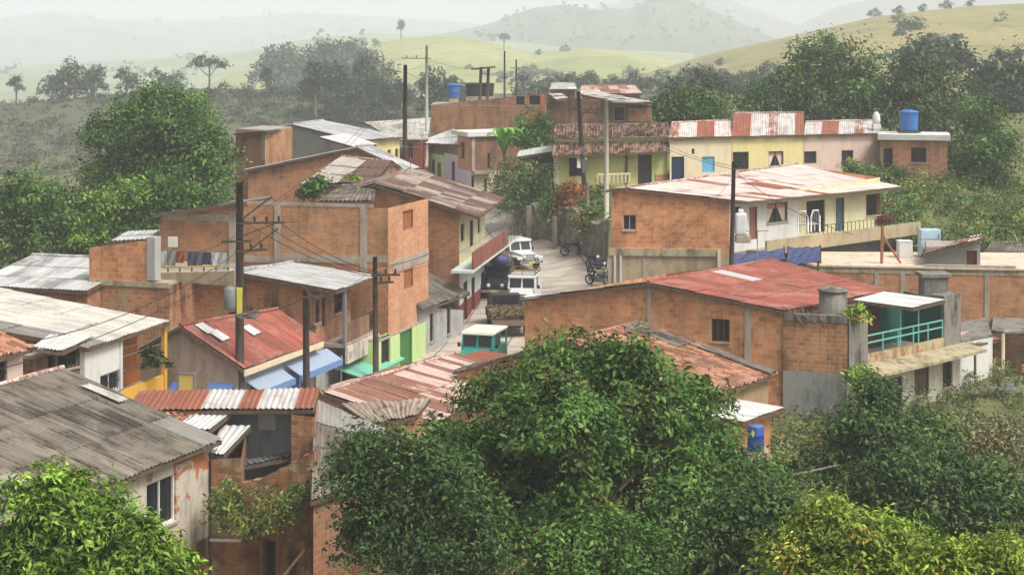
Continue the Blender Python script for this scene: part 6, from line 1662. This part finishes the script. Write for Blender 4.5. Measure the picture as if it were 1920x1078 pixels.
for j in range(N_ + 1):
    for i in range(24):
        a = math.pi * j / N_; bb_ = 2 * math.pi * i / 24; q = 1 + .07 * math.sin(5 * bb_ + 3 * a) * math.sin(a) + .04 * math.sin(11 * bb_ + a * 2)
        vs.append((.6 * math.sin(a) * math.cos(bb_) * q, .75 * math.sin(a) * math.sin(bb_) * q, .38 + .4 * math.cos(a) * q))
for j in range(N_):
    for i in range(24): fs.append((j * 24 + i, j * 24 + (i + 1) % 24, (j + 1) * 24 + (i + 1) % 24, (j + 1) * 24 + i))
m.raw(vs, fs, smooth=True); m.build('tarpaulin', m_plain('tarp_purple', S(78, 72, 116), .5), r, origin=(0, 0, 0))
m = LMB()
for k in range(3): m.tube([(.63 * math.cos(t_), (k - 1) * .3, .38 + .43 * math.sin(t_)) for t_ in np.linspace(0, math.pi, 10)], .02, 5)
m.build('rope', WOODR, r, origin=(0, 0, 0))
# firewood truck
TR = thing('truck', 'low sided truck with open timber bed backed down the street', 'truck', road_at(954, 84.4), .12)
WD = m_bark('bed_boards', S(116, 96, 78), S(84, 68, 56))
def tb(nm, mt, *bx):
    m = LMB()
    for q in bx: m.box(q[0], q[1], bev=.02, rx=q[2] if len(q) > 2 else 0)
    return m.build(nm, mt, TR, origin=(0, 0, 0))
tb('bed', WD, ((0, 0, .78), (2.2, 3.0, .1)), ((-1.08, 0, 1.0), (.06, 3.0, .4)), ((1.08, 0, 1.0), (.06, 3.0, .4)), ((0, 1.48, 1.02), (2.1, .06, .44)))
tb('tailgate', WD, ((0, -1.62, .74), (2.16, .06, .42), -.9))
tb('chassis', BLACKM, ((0, .2, .6), (.9, 3.6, .2)))
tb('cab', m_plain('paint_cab_dark', S(66, 58, 66), .4), ((0, 2.1, 1.1), (1.8, 1.0, .8)), ((0, 2.05, 1.62), (1.65, .8, .3)))
m = LMB(); m.face([(-.7, 1.585, 1.25), (.7, 1.585, 1.25), (.7, 1.6, 1.7), (-.7, 1.6, 1.7)]); m.build('window', GLASS, TR, origin=(0, 0, 0))
for s in (-1, 1): tb('tail_light', m_plain('lamp_red', S(150, 36, 30), .3), ((s * .95, -1.53, .6), (.14, .05, .1)))
for x in (-.82, .82):
    for y in (-.9, 2.0): wheel(TR, x, y, .36, .24)
m = LMB()
for k in range(170):
    x, y, z = random.uniform(-.95, .95), random.uniform(-1.35, 1.3), .9 + random.random() * .38
    a = random.uniform(-.5, .5) + (math.pi / 2 if random.random() < .3 else 0); l = random.uniform(.35, .7)
    d_ = Vector((math.cos(a) * l, math.sin(a) * l, random.uniform(-.12, .18)))
    m.tube([Vector((x, y, z)) - d_ * .5, Vector((x, y, z)) + d_ * .5], random.uniform(.02, .045), 5, (random.random(),) * 3)
fw = m.build('firewood', m_bark('firewood_bark', S(150, 130, 92), S(92, 80, 60)), None, origin=(0, 0, 0)); fw.location = TR.location; fw.rotation_euler = TR.rotation_euler
tag(fw, 'heap of firewood sticks lying in the open truck bed', 'firewood', kind='stuff')
# motorcycles
def bike(label, loc, rz, col):
    R = thing('motorcycle', label, 'motorcycle', loc, rz, 'motorcycles by the retaining wall')
    def put(nm, mt, fn, par=None):
        m = LMB(); fn(m); return m.build(nm, mt, par or R, origin=(0, 0, 0))
    for y, rr in ((-.62, .3), (.62, .3)):
        w = put('wheel', TYRE, lambda m: m.tube([(0, y + math.cos(a) * rr * .88, rr + math.sin(a) * rr * .88) for a in np.linspace(0, 2 * math.pi, 21)], .05, 6, cap=False))
        def sp_(m):
            for k in range(6): a = k * math.pi / 3; m.bar((0, y, rr), (0, y + math.cos(a) * rr * .8, rr + math.sin(a) * rr * .8), .025)
        put('rim', RIM, sp_, w)
    put('tank', col, lambda m: m.box((0, -.12, .78), (.26, .46, .24), bev=.07))
    put('seat', BLACKM, lambda m: m.box((0, .34, .78), (.24, .62, .11), bev=.04))
    put('engine', GREYM, lambda m: (m.box((0, -.05, .42), (.3, .36, .3), bev=.05), m.tube([(.14, .0, .4), (.17, .3, .3), (.17, .75, .36)], .045, 8)))
    put('frame', BLACKM, lambda m: (m.bar((0, -.4, .8), (0, -.1, .3), .05), m.bar((0, -.1, .3), (0, .6, .32), .05), m.bar((0, .2, .75), (0, .62, .32), .05)))
    put('fork', CHROME, lambda m: (m.bar((-.07, -.62, .3), (-.07, -.42, .95), .04), m.bar((.07, -.62, .3), (.07, -.42, .95), .04)))
    put('handlebar', BLACKM, lambda m: m.tube([(-.36, -.28, 1.02), (-.15, -.42, .98), (.15, -.42, .98), (.36, -.28, 1.02)], .022, 6))
    put('headlight', LAMP, lambda m: m.lathe((0, -.52, .88), [(.1, .06), (.11, .0), (.05, -.05)], 14, axis='Y'))
    put('fender', col, lambda m: (m.box((0, -.62, .63), (.12, .36, .04), bev=.015), m.box((0, .72, .66), (.14, .36, .05), bev=.015)))
    return R
bcols = [(m_plain('paint_bike_black', S(40, 42, 50), .3), 1113, 98.2, .5, 'black motorcycle parked first by the retaining wall'), (m_plain('paint_bike_blue', S(60, 76, 120), .3), 1122, 96.6, .8, 'blue motorcycle in the middle of the parked group'),
         (m_plain('paint_bike_yellow', S(212, 176, 60), .3), 1131, 95.4, .6, 'yellow motorcycle beside the brick corner'), (m_plain('paint_bike_white', S(190, 190, 186), .3), 1122, 94.2, 1.0, 'white motorcycle parked nearest in the group'), (m_plain('paint_bike_dark', S(58, 52, 50), .3), 1076, 102.4, 1.3, 'dark motorcycle alone farther along the stone wall')]
for c, px, d, rz, lb in bcols: bike(lb, road_at(px, d), rz, c)

# ------------------------------------------------------------------ light, sky, air, camera
w = bpy.data.worlds.new('World'); scene.world = w; w.use_nodes = True
nt = w.node_tree; nt.nodes.clear()
sky = nt.nodes.new('ShaderNodeTexSky'); sky.sky_type = 'NISHITA'; sky.sun_disc = False
SUN_EL, SUN_AZ = math.radians(54), math.radians(126)        # azimuth clockwise from +y
sky.sun_elevation = SUN_EL; sky.sun_rotation = SUN_AZ; sky.air_density = 1.0; sky.dust_density = 6.0; sky.ozone_density = 1.0
hs = nt.nodes.new('ShaderNodeHueSaturation'); hs.inputs['Saturation'].default_value = .38
bg = nt.nodes.new('ShaderNodeBackground'); bg.inputs['Strength'].default_value = .125
wo = nt.nodes.new('ShaderNodeOutputWorld')
nt.links.new(sky.outputs[0], hs.inputs['Color']); nt.links.new(hs.outputs[0], bg.inputs[0]); nt.links.new(bg.outputs[0], wo.inputs[0])
sl = bpy.data.lights.new('sun', 'SUN'); sl.energy = 1.9; sl.angle = math.radians(18); sl.color = (1, .97, .93)
so = bpy.data.objects.new('sun', sl); COL.objects.link(so)
dv = Vector((math.sin(SUN_AZ) * math.cos(SUN_EL), math.cos(SUN_AZ) * math.cos(SUN_EL), math.sin(SUN_EL)))
so.rotation_euler = dv.to_track_quat('Z', 'Y').to_euler(); so.location = dv * 300

m = MB(); zlo, zhi = -14, 235
X0, X1, Y0, Y1 = -4200, 4200, -70, 6200
c8 = [(X0, Y0, zlo), (X1, Y0, zlo), (X1, Y1, zlo), (X0, Y1, zlo), (X0, Y0, zhi), (X1, Y0, zhi), (X1, Y1, zhi), (X0, Y1, zhi)]
m.raw(c8, [(0, 3, 2, 1), (4, 5, 6, 7), (0, 1, 5, 4), (1, 2, 6, 5), (2, 3, 7, 6), (3, 0, 4, 7)])
hm = bpy.data.materials.new('haze_air'); hm.use_nodes = True; hm.node_tree.nodes.clear()
ho = hm.node_tree.nodes.new('ShaderNodeOutputMaterial'); pv = hm.node_tree.nodes.new('ShaderNodeVolumePrincipled')
pv.inputs['Color'].default_value = (.93, .965, 1.0, 1); pv.inputs['Density'].default_value = .00062; pv.inputs['Anisotropy'].default_value = -.15
hm.node_tree.links.new(pv.outputs[0], ho.inputs['Volume'])
hz = m.build('haze', hm); tag(hz, 'pale mist lying over the valley and hills', 'haze', kind='stuff')

cd = bpy.data.cameras.new('camera'); co = bpy.data.objects.new('camera', cd); COL.objects.link(co)
cd.sensor_width = 36; cd.lens = 36 * F / 1920; cd.clip_start = .5; cd.clip_end = 14000
cd.shift_y = -(539 - YH) / 1920
co.location = (0, 0, CZ); co.rotation_euler = (math.pi / 2, 0, 0)
scene.camera = co
scene.render.engine = 'CYCLES'
cy = scene.cycles
cy.use_denoising = True
try: cy.denoiser = 'OPENIMAGEDENOISE'
except Exception: pass
cy.max_bounces = 6; cy.diffuse_bounces = 3; cy.glossy_bounces = 2; cy.transmission_bounces = 3; cy.transparent_max_bounces = 6; cy.volume_bounces = 2
vs_ = scene.view_settings; vs_.view_transform = 'Standard'; vs_.look = 'None'; vs_.gamma = 1; vs_.exposure = 0.58; vs_.use_curve_mapping = False
